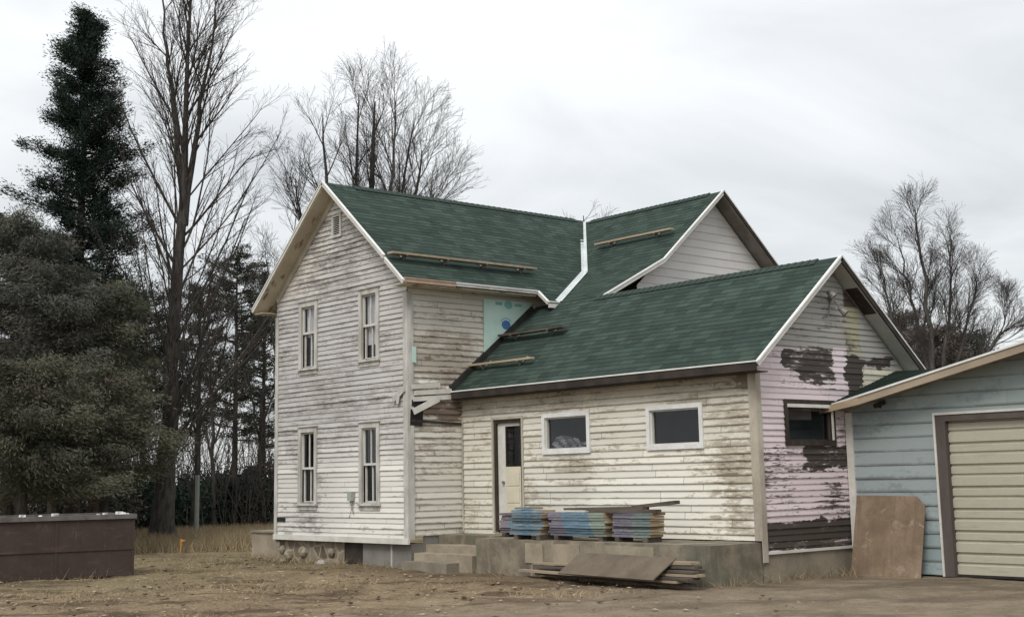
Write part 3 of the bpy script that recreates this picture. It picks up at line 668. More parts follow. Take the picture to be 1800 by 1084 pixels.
mb = MB(); mb.tube([FK.p(1.34, 1.72, -.05), FK.p(1.34, 1.72, .0)], [.02, .035], 8); mb.build('door_knob', M['metal'], door)
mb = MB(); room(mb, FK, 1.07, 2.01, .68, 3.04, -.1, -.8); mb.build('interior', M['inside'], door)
# gable vent
mb = MB(); a, b, z0, z1 = -2.935, -2.535, 7.40, 7.94
mb.fbox(FF, a, a+.06, z0, z1, -.01, .045); mb.fbox(FF, b-.06, b, z0, z1, -.01, .045); mb.fbox(FF, a+.06, b-.06, z0, z0+.05, -.01, .045); mb.fbox(FF, a+.06, b-.06, z1-.05, z1, -.01, .045)
mb.fbox(FF, a-.03, b+.03, z1, z1+.03, -.01, .07)
vt = mb.build('gable_vent', M['worn_trim'], house)
mb = MB()
for k in range(10):
    t_ = z0+.06+k*.043; P = FF.p
    mb.hexa([P(a+.06, t_, .03), P(b-.06, t_, .03), P(b-.06, t_+.02, -.02), P(a+.06, t_+.02, -.02), P(a+.06, t_+.012, .03), P(b-.06, t_+.012, .03), P(b-.06, t_+.032, -.02), P(a+.06, t_+.032, -.02)])
mb.build('louvre', M['worn_trim'], vt)
mb = MB(); mb.fbox(FF, a+.05, b-.05, z0+.04, z1-.04, -.06, -.03); mb.build('vent_back', M['inside'], vt)
# electric meter socket and its wires, small foundation vent, flood light
mb = MB(); mb.fbox(FF, -2.17, -2.0, 1.38, 1.58, .02, .11); mt = mb.build('meter_box', mottled('grey_green_box', (.33, .35, .33), (.26, .28, .265), 6., .6), house)
mb = MB(); mb.tube([FF.p(-2.02, 1.4, .06), FF.p(-2.08, 1.2, .05), FF.p(-2.2, 1.02, .03)], .009, 5); mb.tube([FF.p(-2.12, 1.38, .06), FF.p(-2.05, 1.2, .05), FF.p(-2.03, 1.08, .03)], .008, 5); mb.build('wire', M['metal'], mt)
mb = MB(); mb.fbox(FF, -5.38, -4.95, .90, .99, .022, .032); mb.build('vent_slot', M['inside'], house)
mb = MB(); mb.tube([FP.p(3.7, 4.98, .01), FP.p(3.7, 4.98, .09)], .06, 8); mb.tube([FP.p(3.72, 4.97, .07), FP.p(3.78, 4.8, .16)], .014, 5); mb.tube([FP.p(3.68, 4.97, .07), FP.p(3.52, 5.02, .14)], .014, 5); fl = mb.build('flood_light', M['metal'], house)
for (s_, t_) in ((3.8, 4.74), (3.47, 5.03)):
    mb = MB(); mb.tube([FP.p(s_-.01, t_+.03, .14), FP.p(s_, t_, .2), FP.p(s_+.03, t_-.07, .27)], [.03, .055, .07], 8); mb.build('lamp_head', M['metal'], fl)
mb = MB(); mb.tube([FP.p(3.45, 4.6, .02), FP.p(3.52, 4.62, .08), FP.p(3.62, 4.72, .05), FP.p(3.7, 4.95, .03)], .012, 5); mb.build('cable', M['metal'], fl)
# foam board with printed mark let into the side wall
mb = MB(); mb.fbox(FS, 2.08, 3.5, 4.4, 5.80, .024, .05); fb = mb.build('foam_board', M['mint'], house)
def disc(F, s_, t_, r0, r1, n_, mat, parent, name, a0=0., a1=2*math.pi, sq=1.):
    mb = MB(); k = 22
    for i in range(k):
        a, b = a0+(a1-a0)*i/k, a0+(a1-a0)*(i+1)/k
        f = [F.p(s_+r0*math.cos(a), t_+sq*r0*math.sin(a), n_), F.p(s_+r1*math.cos(a), t_+sq*r1*math.sin(a), n_), F.p(s_+r1*math.cos(b), t_+sq*r1*math.sin(b), n_), F.p(s_+r0*math.cos(b), t_+sq*r0*math.sin(b), n_)]
        if r0 == 0: f = f[1:3]+[f[0]]
        mb.face(f)
    return mb.build(name, mat, parent)
disc(FS, 2.72, 5.24, .0, .13, .053, M['logo'], fb, 'printed_mark', 0, 2*math.pi, .8); disc(FS, 2.72, 5.25, .15, .18, .053, M['logo_pale'], fb, 'printed_mark', .5, 2.7, .85)
disc(FS, 2.80, 5.70, .0, .12, .053, M['logo_pale'], fb, 'printed_mark', 0, 2*math.pi, .8)
mb = MB(); mb.fbox(FS, 2.42, 2.62, 5.68, 5.75, .0505, .053); mb.build('printed_mark', M['logo_pale'], fb); mb = MB(); mb.fbox(FS, 2.98, 3.2, 5.68, 5.74, .0505, .053); mb.build('printed_mark', M['logo_pale'], fb)
mb = MB(); mb.fbox(FS, .09, .19, 4.28, 4.62, .03, .05); mb.build('foam_scrap', M['mint'], house)
# black step flashing where the wing's roof meets the side wall
mb = MB(); mb.bar((.045, DK-OHK, ZKE+.07), (.045, KV-.15, ZKR-.06), .09, .16); mb.build('step_flashing', M['lead'], house)
# loose and missing boards at the old porch roof line
mb = MB(); mb.bar((.05, .10, 3.50), (.05, 1.25, 3.58), .03, .10); mb.bar((.06, .12, 3.63), (.06, 1.12, 3.70), .03, .10); mb.bar((.07, .05, 3.76), (.07, .8, 3.82), .03, .10); mb.build('loose_clapboard', M['white'], house)
mb = MB(); mb.bar((.11, .06, 3.23), (.13, .72, 3.52), .025, .13); mb.build('loose_clapboard', M['white'], house)
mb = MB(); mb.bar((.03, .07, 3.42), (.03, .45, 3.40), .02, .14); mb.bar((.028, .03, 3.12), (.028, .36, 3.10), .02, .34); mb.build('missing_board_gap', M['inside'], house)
mb = MB(); mb.bar((-.47, -.06, 3.50), (-.06, -.06, 3.72), .02, .12); mb.bar((-.3, -.065, 3.42), (-.22, -.065, 3.75), .02, .09); mb.build('loose_clapboard', M['worn_trim'], house)
mb = MB(); mb.bar((.015, .06, 3.05), (.015, DK-.02, 2.99), .05, .05); mb.build('ledger', M['dark_wood'], house)
mb = MB(); mb.box((.021, DK-.045, .68), (.05, DK-.02, 3.1)); mb.build('corner_bead', M['cream_trim'], house)

# ------------------------------------------------------------------ scaffold planks on the roofs
def roof_plank(F, a, b, lift, mat, label, nb=2, wd=.22):
    """a plank held by metal roof brackets: F roof frame, a/b = points on the roof surface"""
    a, b = Vector(a), Vector(b); t = thing('scaffold_plank', label, 'plank', (a+b)/2, 'planks left on the roof')
    d = (b-a).normalized(); up = Vector((0, 0, 1)); outw = d.cross(up).normalized()
    if outw.dot(F.N) < 0: outw = -outw
    mb = MB(); o = F.N*lift+outw*(wd*.35)
    mb.bar(a+o, b+o, wd, .045); p = mb.build('plank', mat, t)
    for k in range(nb):
        c = a+(b-a)*((k+.35)/(nb-.3) if nb > 1 else .5)
        mb = MB(); mb.bar(c+F.N*.03+F.T*.22, c+F.N*.03-F.T*.10, .04, .012, F.N); mb.bar(c+F.N*.03-F.T*.08, c+o+outw*(wd*.5)-up*.035, .04, .012, F.N); mb.bar(c+F.N*.02, c+o+outw*(wd*.5)-up*.03, .04, .014, up)
        mb.build('roof_bracket', M['metal'], t)
FKr = Fr((0, KV, ZKR), (1, 0, 0), (0, 1, KS), Vector((1, 0, 0)).cross(Vector((0, 1, KS)).normalized()))
FCr = Fr((0, CV, CZ), (1, 0, 0), (0, 1, cs), Vector((1, 0, 0)).cross(Vector((0, 1, cs)).normalized()))
mz = lambda u: zm_(u)
roof_plank(FM, (-.2, -.40, mz(-.2)), (-.2, 3.72, mz(-.2)), .10, M['plank'], 'long weathered plank on brackets along the eave of the main roof', 4, .2)
kz_ = lambda v: ZKR-KS*(KV-v); cz_ = lambda v: CZ-cs*(CV-v)
roof_plank(FKr, (.12, 2.66, kz_(2.66)), (2.2, 2.66, kz_(2.66)), .10, M['plank_dark'], 'dark plank on brackets high on the kitchen roof near the foam board', 2)
roof_plank(FKr, (.0, 1.80, kz_(1.80)), (2.1, 1.80, kz_(1.80)), .10, M['raw_wood'], 'pale plank on brackets low on the kitchen roof near its eave', 2, .12)
roof_plank(FCr, (-.8, 6.58, cz_(6.58)), (1.8, 6.58, cz_(6.58)), .10, M['raw_wood'], 'pale plank on brackets on the rear gable roof right of the metal valley', 2, .14)

# ------------------------------------------------------------------ porch, steps, bulkhead
porch = thing('concrete_porch', 'low stained concrete porch slab along the kitchen wall', 'porch', (4.8, .8, 0))
def rough_box(mb, a, b, st=.25, j=.012, seed=0):
    """box whose faces are gridded and slightly uneven"""
    a, b = Vector(a), Vector(b)
    def pt(x, y, z):
        n_ = mnoise.noise_vector((x*1.7+seed, y*1.7, z*1.7))*j + mnoise.noise_vector((x*6+seed, y*6, z*6))*j*.5
        return Vector((x, y, z))+n_
    ax = [np.linspace(a[i], b[i], max(2, int(abs(b[i]-a[i])/st)+2)) for i in range(3)]
    for k in range(3):
        i, jj = (k+1) % 3, (k+2) % 3
        for val, flip in ((a[k], True), (b[k], False)):
            for p in range(len(ax[i])-1):
                for q_ in range(len(ax[jj])-1):
                    f = []
                    for (s_, t_) in ((p, q_), (p+1, q_), (p+1, q_+1), (p, q_+1)):
                        c = [0, 0, 0]; c[k] = val; c[i] = ax[i][s_]; c[jj] = ax[jj][t_]; f.append(pt(*c))
                    mb.face(f[::-1] if flip else f)
    return mb
def porch_mat():
    n = N('stained_porch_concrete', .9, .2); v = n.obj(); x, y, z = n.sep(v)
    a = n.noise(v, 1.2, 5, .65); st = n.noise(n.scale(v, (3., 3., .35)), 1.6, 4, .6); g = n.noise(v, 22, 4, .7)
    c = n.mix(n.step(a, .35, .65), (.125, .108, .083), (.26, .225, .17)); c = n.mix(n.math('MULTIPLY', n.step(st, .55, .7), .6), c, (.36, .31, .235))
    c = n.mix(n.math('MULTIPLY', n.step(n.noise(v, .8, 4, .6, .5), .54, .64), .55), c, (.11, .115, .085))
    c = n.gain(c, n.math('MULTIPLY_ADD', g, .6, .7)); n.bump(g, .4, .01); return n.col(c)
M['porch'] = porch_mat()
mb = MB(); rough_box(mb, (2.05, .15, -.2), (L-.02, DK-.01, .64)); mb.build('slab', M['porch'], porch)
mb = MB(); rough_box(mb, (.03, .75, -.2), (2.05, DK-.01, .655), seed=3); mb.build('landing', M['porch'], porch)
for k, (v0, z1) in enumerate(((.42, .46), (.12, .30), (-.2, .15))):
    mb = MB(); rough_box(mb, (.02+.0*k, v0, -.2), (2.0-.06*k-(.35 if k == 2 else 0), v0+.36 if k == 0 else v0+.32, z1), .2, .012, 5+k)
    mb.build('step', M['concrete_light'] if k != 2 else M['concrete'], porch)
for (u0, u1) in ((3.55, 4.05), (4.35, 5.05), (5.7, 6.9)):
    mb = MB(); rough_box(mb, (u0, .125, .22), (u1, .16, .585), .2, .008, u0); mb.build('patch', M['concrete_light'], porch)
bk = thing('concrete_bulkhead', 'pale square concrete block beside the left corner of the farmhouse', 'concrete block', (-6.3, 1., 0))
mb = MB(); rough_box(mb, (-7.1, .31, -.2), (-5.46, 1.8, .6), .25, .015, 9); mb.build('block', M['concrete_light'], bk)
mb = MB(); rough_box(mb, (-7.16, .27, .6), (-5.45, 1.85, .64), .3, .01, 4); mb.build('cap', M['concrete'], bk)

# ------------------------------------------------------------------ garage
GV, GRAKE = 3.97, 3.5
garage = thing('garage', 'attached blue lap sided garage with a tan ribbed overhead door', 'garage', (0, 0, 0))
FG = Fr((0, GV, 0), (1, 0, 0), (0, 0, 1), (0, -1, 0)); GL, GR_, GRI = L+.06, 16.9, 12.58; GS = .21
gz = lambda u: 2.97+GS*(u-8.2) if u < GRI else 2.97+GS*(GRI-8.2)-GS*(u-GRI)
DU0, DU1, DZ = 10.27, 15.0, 2.62
mb = MB(); mb.lap(FG, [[(GL, .02), (GR_, .02), (GR_, gz(GR_)-.08), (GRI, gz(GRI)-.08), (GL, gz(GL)-.08)]], GAR, .018, [(10.07, 15.2, -1, 2.73)]); mb.build('front_wall', M['blue'], garage)
for a_, b_ in (((GR_-.02, GV+.02, 0), (GR_-.1, 10.6, 2.85)), ((L+.05, KB+.02, 0), (L+.15, 10.6, 2.8)), ((L+.05, 10.6, 0), (GR_-.02, 10.7, 3.))):
    mb = MB(); mb.box(a_, b_); mb.build('rear_wall', M['blue'], garage)
mb = MB(); mb.fbox(FG, GL-.03, GL+.115, .02, 2.86, -.01, .035); mb.build('corner_board', M['white'], garage)
mb = MB(); mb.fbox(FG, 10.045, 10.085, 0, 2.77, -.01, .045); mb.fbox(FG, 10.045, 15.2, 2.73, 2.77, -.01, .047); gt = mb.build('door_trim', M['white'], garage)
mb = MB(); mb.fbox(FG, 10.085, 10.27, 0, 2.73, -.16, .03); mb.fbox(FG, 10.27, 15.2, 2.62, 2.73, -.16, .028); mb.fbox(FG, 15.0, 15.2, 0, 2.62, -.16, .03); mb.build('door_frame', mottled('brown_grey_frame', (.10, .085, .078), (.075, .062, .057), 3., .8, (1, 1, .3)), garage)
# ribbed overhead door
n = N('tan_metal_door', .5, .35); v = n.obj()
c = n.mix(n.noise(v, .8, 4, .6), (.385, .362, .285), (.44, .42, .34)); c = n.mix(n.math('MULTIPLY', n.step(n.noise(n.scale(v, (.5, 1, 6)), 2.5, 5, .65), .52, .72), .4), c, (.25, .235, .15))
x_, y_, z_ = n.sep(v); c = n.gain(c, n.math('MULTIPLY_ADD', n.noise(v, 12, 3), .15, .925)); n.col(c)
mb = MB(); zs = []; z0 = .03; k = 0
while z0 < 2.62: zs.append(z0); z0 += .205 if k % 2 == 0 else .165; k += 1
zs.append(2.63)
for i in range(len(zs)-1):
    a, b = zs[i], zs[i+1]; P = FG.p; y0, y1, dn = DU0-.02, DU1+.02, -.10
    dp = .032 if i % 2 == 0 else .022
    pts = [(a, dn), (a+.012, dn+dp), (b-.05, dn+dp*1.05), (b-.034, dn-.004), (b, dn-.004)]
    for (za, na), (zb_, nb_) in zip(pts[:-1], pts[1:]): mb.face([P(y0, za, na), P(y1, za, na), P(y1, zb_, nb_), P(y0, zb_, nb_)])
gd = mb.build('overhead_door', n.m, garage)
mb = MB(); mb.fbox(FG, DU0, DU1, .0, .032, -.12, -.07); mb.build('door_seal', M['lead'], gd)
# roof: low front gable with exposed rake, and a shingled saddle against the house
mb = MB()
for (u0, u1) in ((L+.03, GRI), (GRI, GR_+.4)): mb.slab([(u0, GRAKE, gz(u0)), (u1, GRAKE, gz(u1)), (u1, 11, gz(u1)), (u0, 11, gz(u0))], (0, 0, -.05))
gr = mb.build('roof', M['shingle'], garage)
mb = MB()
for (u0, u1) in ((L+.05, GRI), (GRI, GR_+.38)): mb.slab([(u0, GRAKE+.02, gz(u0)-.052), (u1, GRAKE+.02, gz(u1)-.052), (u1, GV+.02, gz(u1)-.052), (u0, GV+.02, gz(u0)-.052)], (0, 0, -.03))
mb.build('soffit', mottled('garage_soffit', (.30, .26, .21), (.17, .14, .11), 2.2, .85), garage)
mb = MB(); mb.bar((8.85, GRAKE-.012, gz(8.85)-.06), (GRI, GRAKE-.012, gz(GRI)-.06), .025, .15); mb.bar((GRI, GRAKE-.012, gz(GRI)-.06), (GR_+.4, GRAKE-.012, gz(GR_+.4)-.06), .025, .15)
rb = mb.build('rake_board', mottled('bare_rake_board', (.36, .30, .22), (.27, .22, .16), 1.5, .85, (.3, 1, 1)), garage)
mb = MB(); mb.bar((8.3, GRAKE-.02, gz(8.3)+.012), (GRI, GRAKE-.02, gz(GRI)+.012), .05, .035); mb.build('drip_edge', M['white_clean'], rb)
mb = MB(); mb.bar((8.02, GRAKE-.03, gz(8.1)-.045), (8.88, GRAKE-.03, gz(8.85)-.075), .04, .12); mb.build('rake_board', M['raw_wood'], garage)
A = Vector((8.215, GRAKE-.02, gz(8.2)+.03)); B = Vector((8.215, 5.66, 3.69)); Cc = Vector((10.5, GRAKE-.02, gz(10.5)+.03))
Sx = (Cc-A).normalized(); nn = (Cc-A).cross(B-A).normalized(); Tx = nn.cross(Sx)
Fs = Fr(A, Sx, Tx, nn); lb = ((B-A).dot(Sx), (B-A).dot(Tx))
mb = MB(); mb.lap(Fs, [[(0, 0), ((Cc-A).length, 0), lb]], .145, .012); sdl = mb.build('saddle_roof', M['shingle'], garage)
mb = MB(); mb.slab([A-nn*.004, Cc-nn*.004, B-nn*.004], nn*-.03); mb.build('roof_boards', M['brown_fascia'], sdl)
mb = MB(); mb.bar((8.9, GV-.07, gz(8.9)-.17), (9.12, GV-.07, gz(9.12)-.15), .05, .07); mb.bar((9.0, GV-.06, gz(9.0)-.22), (9.04, GV-.06, gz(9.0)-.11), .04, .04); mb.build('broken_bracket', M['brown_fascia'], garage)

# ------------------------------------------------------------------ plywood sheet against the garage
n = N('stained_plywood', .85, .2); v = n.obj()
c = n.mix(n.step(n.noise(v, 1.8, 5, .65), .3, .7), (.16, .115, .08), (.25, .185, .13)); c = n.mix(n.math('MULTIPLY', n.step(n.noise(v, 3.2, 5, .7, .6), .56, .66), .55), c, (.36, .29, .22))
c = n.mix(n.math('MULTIPLY', n.step(n.noise(n.scale(v, (8, 1, 1)), 1.5, 4), .5, .7), .3), c, (.10, .075, .055)); c = n.gain(c, n.math('MULTIPLY_ADD', n.noise(v, 25, 3), .4, .8)); M['ply'] = n.col(c)
ply = thing('plywood_sheet', 'brown plywood sheet with one cut corner leaning on the blue garage wall', 'plywood', (8.95, 3.75, 0))
lean = Vector((0, .30, 1.4)).normalized(); F2 = Fr((8.40, 3.60, -.05), (1, 0, 0), lean, Vector((1, 0, 0)).cross(lean))
pts = [(0, 0), (1.42, .03), (1.44, 1.24), (1.26, 1.43), (.02, 1.45)]
mb = MB(); mb.slab([F2.p(a, b, .012) for a, b in pts], F2.N*-.018); mb.build('sheet', M['ply'], ply)

# ------------------------------------------------------------------ stacked painted boards on the porch
def banded(name, bands, seed):
    """board with paint bands across it; bands = [(u_end, colour)], object space is metres from the board's left end"""
    n = N(name, .75, .25); v = n.obj(); x, y, z = n.sep(v); r = n.rand()
    xw = n.math('ADD', x, n.math('MULTIPLY', n.math('SUBTRACT', r, .5), .14)); xw = n.math('MULTIPLY_ADD', n.math('SUBTRACT', n.noise(n.comb(y, z, n.math('MULTIPLY', r, 30.)), 4., 3), .5), .1, xw)
    c = bands[0][1]
    for (a, cc), (b, dd) in zip(bands[:-1], bands[1:]): c = n.mix(n.step(xw, a-.012, a+.012), c, dd)
    sc = n.noise(n.comb(n.math('MULTIPLY', x, 3.), n.math('MULTIPLY_ADD', r, 40., n.math('MULTIPLY', z, 20.)), seed), 2.2, 5, .7)
    c = n.mix(n.math('MULTIPLY', n.step(sc, .54, .66), .55), c, (.36, .34, .30)); c = n.mix(n.math('MULTIPLY', n.step(sc, .42, .30), .5), c, (.09, .10, .13))
    gn_ = n.t.nodes.new('ShaderNodeNewGeometry').outputs['Normal']; nx = n.sep(gn_)[0]
    c = n.mix(n.step(nx, .6, .8), c, n.mix(sc, (.40, .30, .19), (.27, .20, .13)))    # bare sawn ends
    c = n.gain(c, n.math('MULTIPLY_ADD', r, .65, .6)); return n.col(c)
teal, blue, tan, purp, grn, pinkt = (.15, .195, .22), (.105, .175, .23), (.25, .20, .145), (.15, .14, .175), (.19, .225, .19), (.27, .215, .17)
M['bandA'] = banded('painted_board_blue', [(.22, teal), (.62, blue), (9, teal)], 1.)
M['bandB'] = banded('painted_board_violet_blue', [(.42, purp), (1.15, blue), (9, grn)], 2.)
M['bandC'] = banded('painted_board_lilac', [(.35, (.175, .155, .175)), (9, blue)], 3.)
M['bandD'] = banded('painted_board_green', [(.5, purp), (9, (.145, .185, .175))], 4.)
ORD = ['lowest', 'second lowest', 'third from the bottom', 'fourth from the bottom', 'fifth from the bottom', 'fourth from the top', 'third from the top', 'second from the top', 'topmost']
def stack(u0, ln, v0, dp, zb, nl, th, mat, where, grp):
    z = zb
    for k in range(nl):
        ho = random.uniform(-.05, .05); vo = random.uniform(-.025, .02); t_ = th*random.uniform(.8, .98)
        mb = MB(); x0, y0 = u0+ho, v0+vo; bvl = .004
        q = [(x0, y0, z), (x0+ln, y0, z), (x0+ln, y0+dp, z), (x0, y0+dp, z), (x0+random.uniform(-.004, .004), y0+.004, z+t_), (x0+ln, y0+.004, z+t_), (x0+ln, y0+dp-.004, z+t_), (x0, y0+dp-.004, z+t_)]
        # slight sag along the board
        nseg = 6; rows = []
        for i in range(nseg+1):
            f = i/nseg; sg = -.006*math.sin(math.pi*f)*random.uniform(.2, 1)
            rows.append([(x0+ln*f, y0+random.uniform(-.004, .004), z+sg), (x0+ln*f, y0+dp, z+sg), (x0+ln*f, y0+dp-.003, z+sg+t_), (x0+ln*f, y0+.003, z+sg+t_)])
        for i in range(nseg):
            for c_ in range(4):
                d_ = (c_+1) % 4; mb.face([rows[i][c_], rows[i][d_], rows[i+1][d_], rows[i+1][c_]][::-1])
        mb.face(rows[0]); mb.face(rows[-1][::-1])
        o = mb.build('painted_board', mat, None)
        me = o.data; off = np.array([x0, y0, z]); co_ = np.zeros(len(me.vertices)*3); me.vertices.foreach_get('co', co_); me.vertices.foreach_set('co', (co_.reshape(-1, 3)-off).ravel()); o.location = off
        nm = ORD[k] if nl == 9 else (ORD[:nl//2+nl % 2]+ORD[-(nl//2):])[k]
        tag(o, f'{nm} board of {where}', 'board', grp)
        z += th
PB = .66
sl_ = 0
for (u, w0, w1, nm) in ((3.2, .2, .56, 'dark sleeper block under the left end of the blue board bundle'), (3.85, .2, .56, 'dark sleeper block under the right end of the blue board bundle'), (4.25, .29, .68, 'dark sleeper block under the left of the long middle bundle'), (5.45, .29, .68, 'dark sleeper block under the right end of the long middle bundle'), (5.8, .35, .72, 'dark sleeper block under the left of the green board bundle'), (6.5, .35, .72, 'dark sleeper block under the right end of the green board bundle'), (2.15, .78, 1.15, 'dark sleeper block under the lilac boards by the door')):
    mb = MB(); mb.box((u-.05, w0, PB-.035), (u+.05, w1, PB+.07)); o = mb.build('sleeper_block', M['plank_dark']); tag(o, nm, 'timber block', 'blocks under the board bundles')
stack(3.07, .88, .22, .36, PB+.072, 9, .052, M['bandA'], 'the short blue bundle nearest the steps', 'boards in the blue bundle')
stack(4.05, 1.50, .31, .38, PB+.072, 9, .047, M['bandB'], 'the long middle bundle of violet and blue boards', 'boards in the middle bundle')
stack(5.66, .93, .38, .36, PB+.072, 9, .047, M['bandD'], 'the right hand bundle of green and violet boards', 'boards in the green bundle')
stack(2.02, 1.9, .80, .36, PB+.072, 8, .048, M['bandC'], 'the lilac ended bundle set back nearest the door', 'boards in the lilac bundle')
for (p0, p1, wd, mt_, lb) in (((4.35, .5, 1.20), (6.35, .55, 1.235), .18, 'plank_dark', 'dark long plank lying across the middle and right board bundles'), ((5.1, .42, 1.175), (6.7, .5, 1.18), .16, 'plank_dark', 'dark plank under the long one, crossing onto the green bundle'), ((6.0, .62, 1.245), (7.0, .66, 1.33), .15, 'plank_dark', 'dark plank sticking up highest at the right of the bundles'), ((3.12, .4, 1.225), (3.6, .42, 1.225), .3, 'bandA', 'short blue offcut on top of the blue board bundle'), ((4.2, .36, 1.175), (5.0, .37, 1.175), .05, 'white', 'narrow white batten on the front edge of the middle bundle')):
    mb = MB(); mb.bar((0, 0, 0), Vector(p1)-Vector(p0), wd, .035 if mt_ != 'plank_dark' else .06); o = mb.build('plank' if mt_ != 'white' else 'batten', M[mt_]); o.location = p0; tag(o, lb, 'plank')

# ------------------------------------------------------------------ loose lumber on the ground in front of the porch
gl = [((3.05, -.05, .10), (7.4, -.52, .10), .14, .04, 'plank', 'long pale board lying foremost on the ground before the porch'),
      ((3.45, .03, .06), (7.55, -.38, .05), .18, .04, 'plank_dark', 'dark board flat on the earth under the pale foremost board'),
      ((3.5, .02, .17), (5.2, -.02, .19), .15, .04, 'plank_dark', 'short dark board with its end poking out left of the brown sheet'),
      ((3.3, .08, .23), (6.9, -.0, .25), .13, .035, 'plank', 'pale board under the brown sheet beside the porch face'),
      ((6.75, -.38, .15), (7.62, -.42, .15), .30, .04, 'plank_dark', 'bottom short board of the end pile right of the brown sheet'),
      ((6.85, -.36, .20), (7.70, -.34, .20), .22, .04, 'plank', 'pale short board in the middle of the end pile'),
      ((6.70, -.30, .25), (7.62, -.28, .255), .30, .045, 'plank_dark', 'dark short board above the pale one in the end pile'),
      ((6.75, -.26, .31), (7.58, -.26, .32), .2, .045, 'plank_dark', 'dark short board second from the top of the end pile'),
      ((6.65, -.22, .37), (7.50, -.24, .385), .24, .04, 'plank', 'pale short board on top of the end pile'),]
for (p0, p1, wd, ht, mt_, lb) in gl:
    p0 = (p0[0]+.66, p0[1]-.06, p0[2]); p1 = (p1[0]+.7, p1[1]-.02, p1[2])
    mb = MB(); mb.bar((0, 0, 0), Vector(p1)-Vector(p0), wd, ht); o = mb.build('loose_board', M[mt_]); o.location = p0; tag(o, lb, 'board', 'loose boards on the ground')
mb = MB(); F3 = Fr((5.35, -.62, .06), (1, -.06, 0), (0, .50, .33), Vector((1, -.06, 0)).cross(Vector((0, .50, .33))))
mb.slab([F3.p(0, 0, .1), F3.p(2.42, -.0, .09), F3.p(2.5, .60, .09), F3.p(.05, .6, .1)], F3.N*-.02)
o = mb.build('plywood_sheet', mottled('grey_brown_sheet', (.095, .076, .056), (.14, .112, .082), 2.2, .9, grain=.2)); o.location = (0, 0, 0); tag(o, 'grey brown sheet lying tilted over loose boards before the porch', 'plywood')

# ------------------------------------------------------------------ dumpster
dp = thing('dumpster', 'long dark brown steel dumpster standing on the grass at left', 'dumpster', (-3.3, -4.6, 0))
b0 = Vector((-3.3, -4.56, -.06)); dv = Vector((-.16, -.987, 0)).normalized(); bv = Vector((-.987, .16, 0))   # along the face to the left, and back
FD = Fr(b0, dv, (0, 0, 1), -bv)
n = N('rusty_brown_steel', .65, .3); v = n.obj()
c = n.mix(n.step(n.noise(v, .9, 5, .65), .3, .7), (.042, .028, .024), (.066, .046, .038)); c = n.mix(n.math('MULTIPLY', n.step(n.noise(n.scale(v, (1, 1, 4.)), 1.7, 5, .7), .54, .68), .6), c, (.09, .055, .042))
c = n.mix(n.math('MULTIPLY', n.step(n.noise(n.scale(v, (3, 3, .5)), 2.5, 4, .7), .6, .72), .35), c, (.15, .13, .115)); c = n.gain(c, n.math('MULTIPLY_ADD', n.noise(v, 18, 3), .4, .8)); M['steel'] = n.col(c)
H = 1.20
mb = MB(); Ld, Wd = 6.2, 2.3
mb.fbox(FD, 0, Ld, .06, H, -.06, 0); mb.fbox(FD, 0, Ld, .06, H, -Wd, -Wd+.06); mb.fbox(FD, 0, .06, .06, H, -Wd+.06, -.06); mb.fbox(FD, Ld-.06, Ld, .06, H, -Wd+.06, -.06); mb.fbox(FD, .06, Ld-.06, .06, .14, -Wd+.06, -.06)
mb.build('body', M['steel'], dp)
mb = MB(); mb.fbox(FD, -.03, Ld+.03, H, H+.09, -.1, .05); mb.fbox(FD, -.03, Ld+.03, H, H+.09, -Wd-.05, -Wd+.1); mb.fbox(FD, -.03, .1, H, H+.09, -Wd+.1, -.1); mb.build('rim', mottled('worn_grey_rim', (.085, .075, .07), (.15, .135, .125), 4., .7), dp)
mb = MB(); mb.fbox(FD, .0, Ld, .58, .63, .0, .022); mb.fbox(FD, .0, Ld, .06, .15, .0, .03); mb.build('side_rail', M['steel'], dp)
for k in range(5):
    mb = MB(); s_ = .0+k*1.53; mb.fbox(FD, s_, s_+.06, .15, H-.002, .001, .010); mb.build('rib', M['steel'], dp)
for s_ in (.4, 5.6):
    mb = MB(); mb.tube([FD.p(s_, .03, -.3), FD.p(s_, .03, -.12)], .09, 10); mb.build('roller', M['metal'], dp)
mb = MB(); random.seed(5)
for k in range(16):
    s_ = random.uniform(.1, 4.5); r = random.uniform(.02, .06); P = FD.p(s_, H+.09+r*.4, -.03+random.uniform(-.04, .03)); mb.hexa([P+Vector((a_*r*random.uniform(.7, 1.4), b_*r, c_*r*.5)) for c_ in (-1, 1) for a_, b_ in ((-1, -1), (1, -1), (1, 1), (-1, 1))])
mb.build('rim_litter', M['white_clean'], dp)

# ------------------------------------------------------------------ vegetation
def bark(name, c0, c1):
    n = N(name, .95, .1); v = n.obj(); f = n.noise(n.scale(v, (6, 6, 1.2)), 2., 5, .7)
    c = n.mix(n.step(f, .35, .65), c0, c1); n.bump(f, .6, .03); return n.col(c)
M['bark'] = bark('grey_brown_bark', (.040, .034, .028), (.095, .082, .068)); M['bark_dark'] = bark('dark_bark', (.036, .032, .029), (.085, .076, .068))
M['bark_far'] = bark('grey_bark', (.055, .051, .047), (.105, .097, .09))
def leafmat(name, c0, c1, c2, rough=.8):
    n = N(name, rough, .15); t = n.attr('tint')[2]; v = n.obj()
    c = n.mix(t, c0, c1); c = n.mix(n.math('MULTIPLY', n.step(n.noise(v, .55, 3, .6), .48, .66), .75), c, c2); return n.col(c)
M['spruce'] = leafmat('spruce_needles', (.015, .026, .020), (.036, .054, .040), (.022, .034, .028))
M['olive'] = leafmat('olive_needles', (.042, .046, .033), (.13, .132, .09), (.10, .083, .064))
M['cedar'] = leafmat('brown_green_needles', (.042, .045, .038), (.118, .122, .098), (.095, .078, .064))
M['pine'] = leafmat('pine_needles', (.028, .034, .026), (.066, .074, .055), (.060, .058, .046))
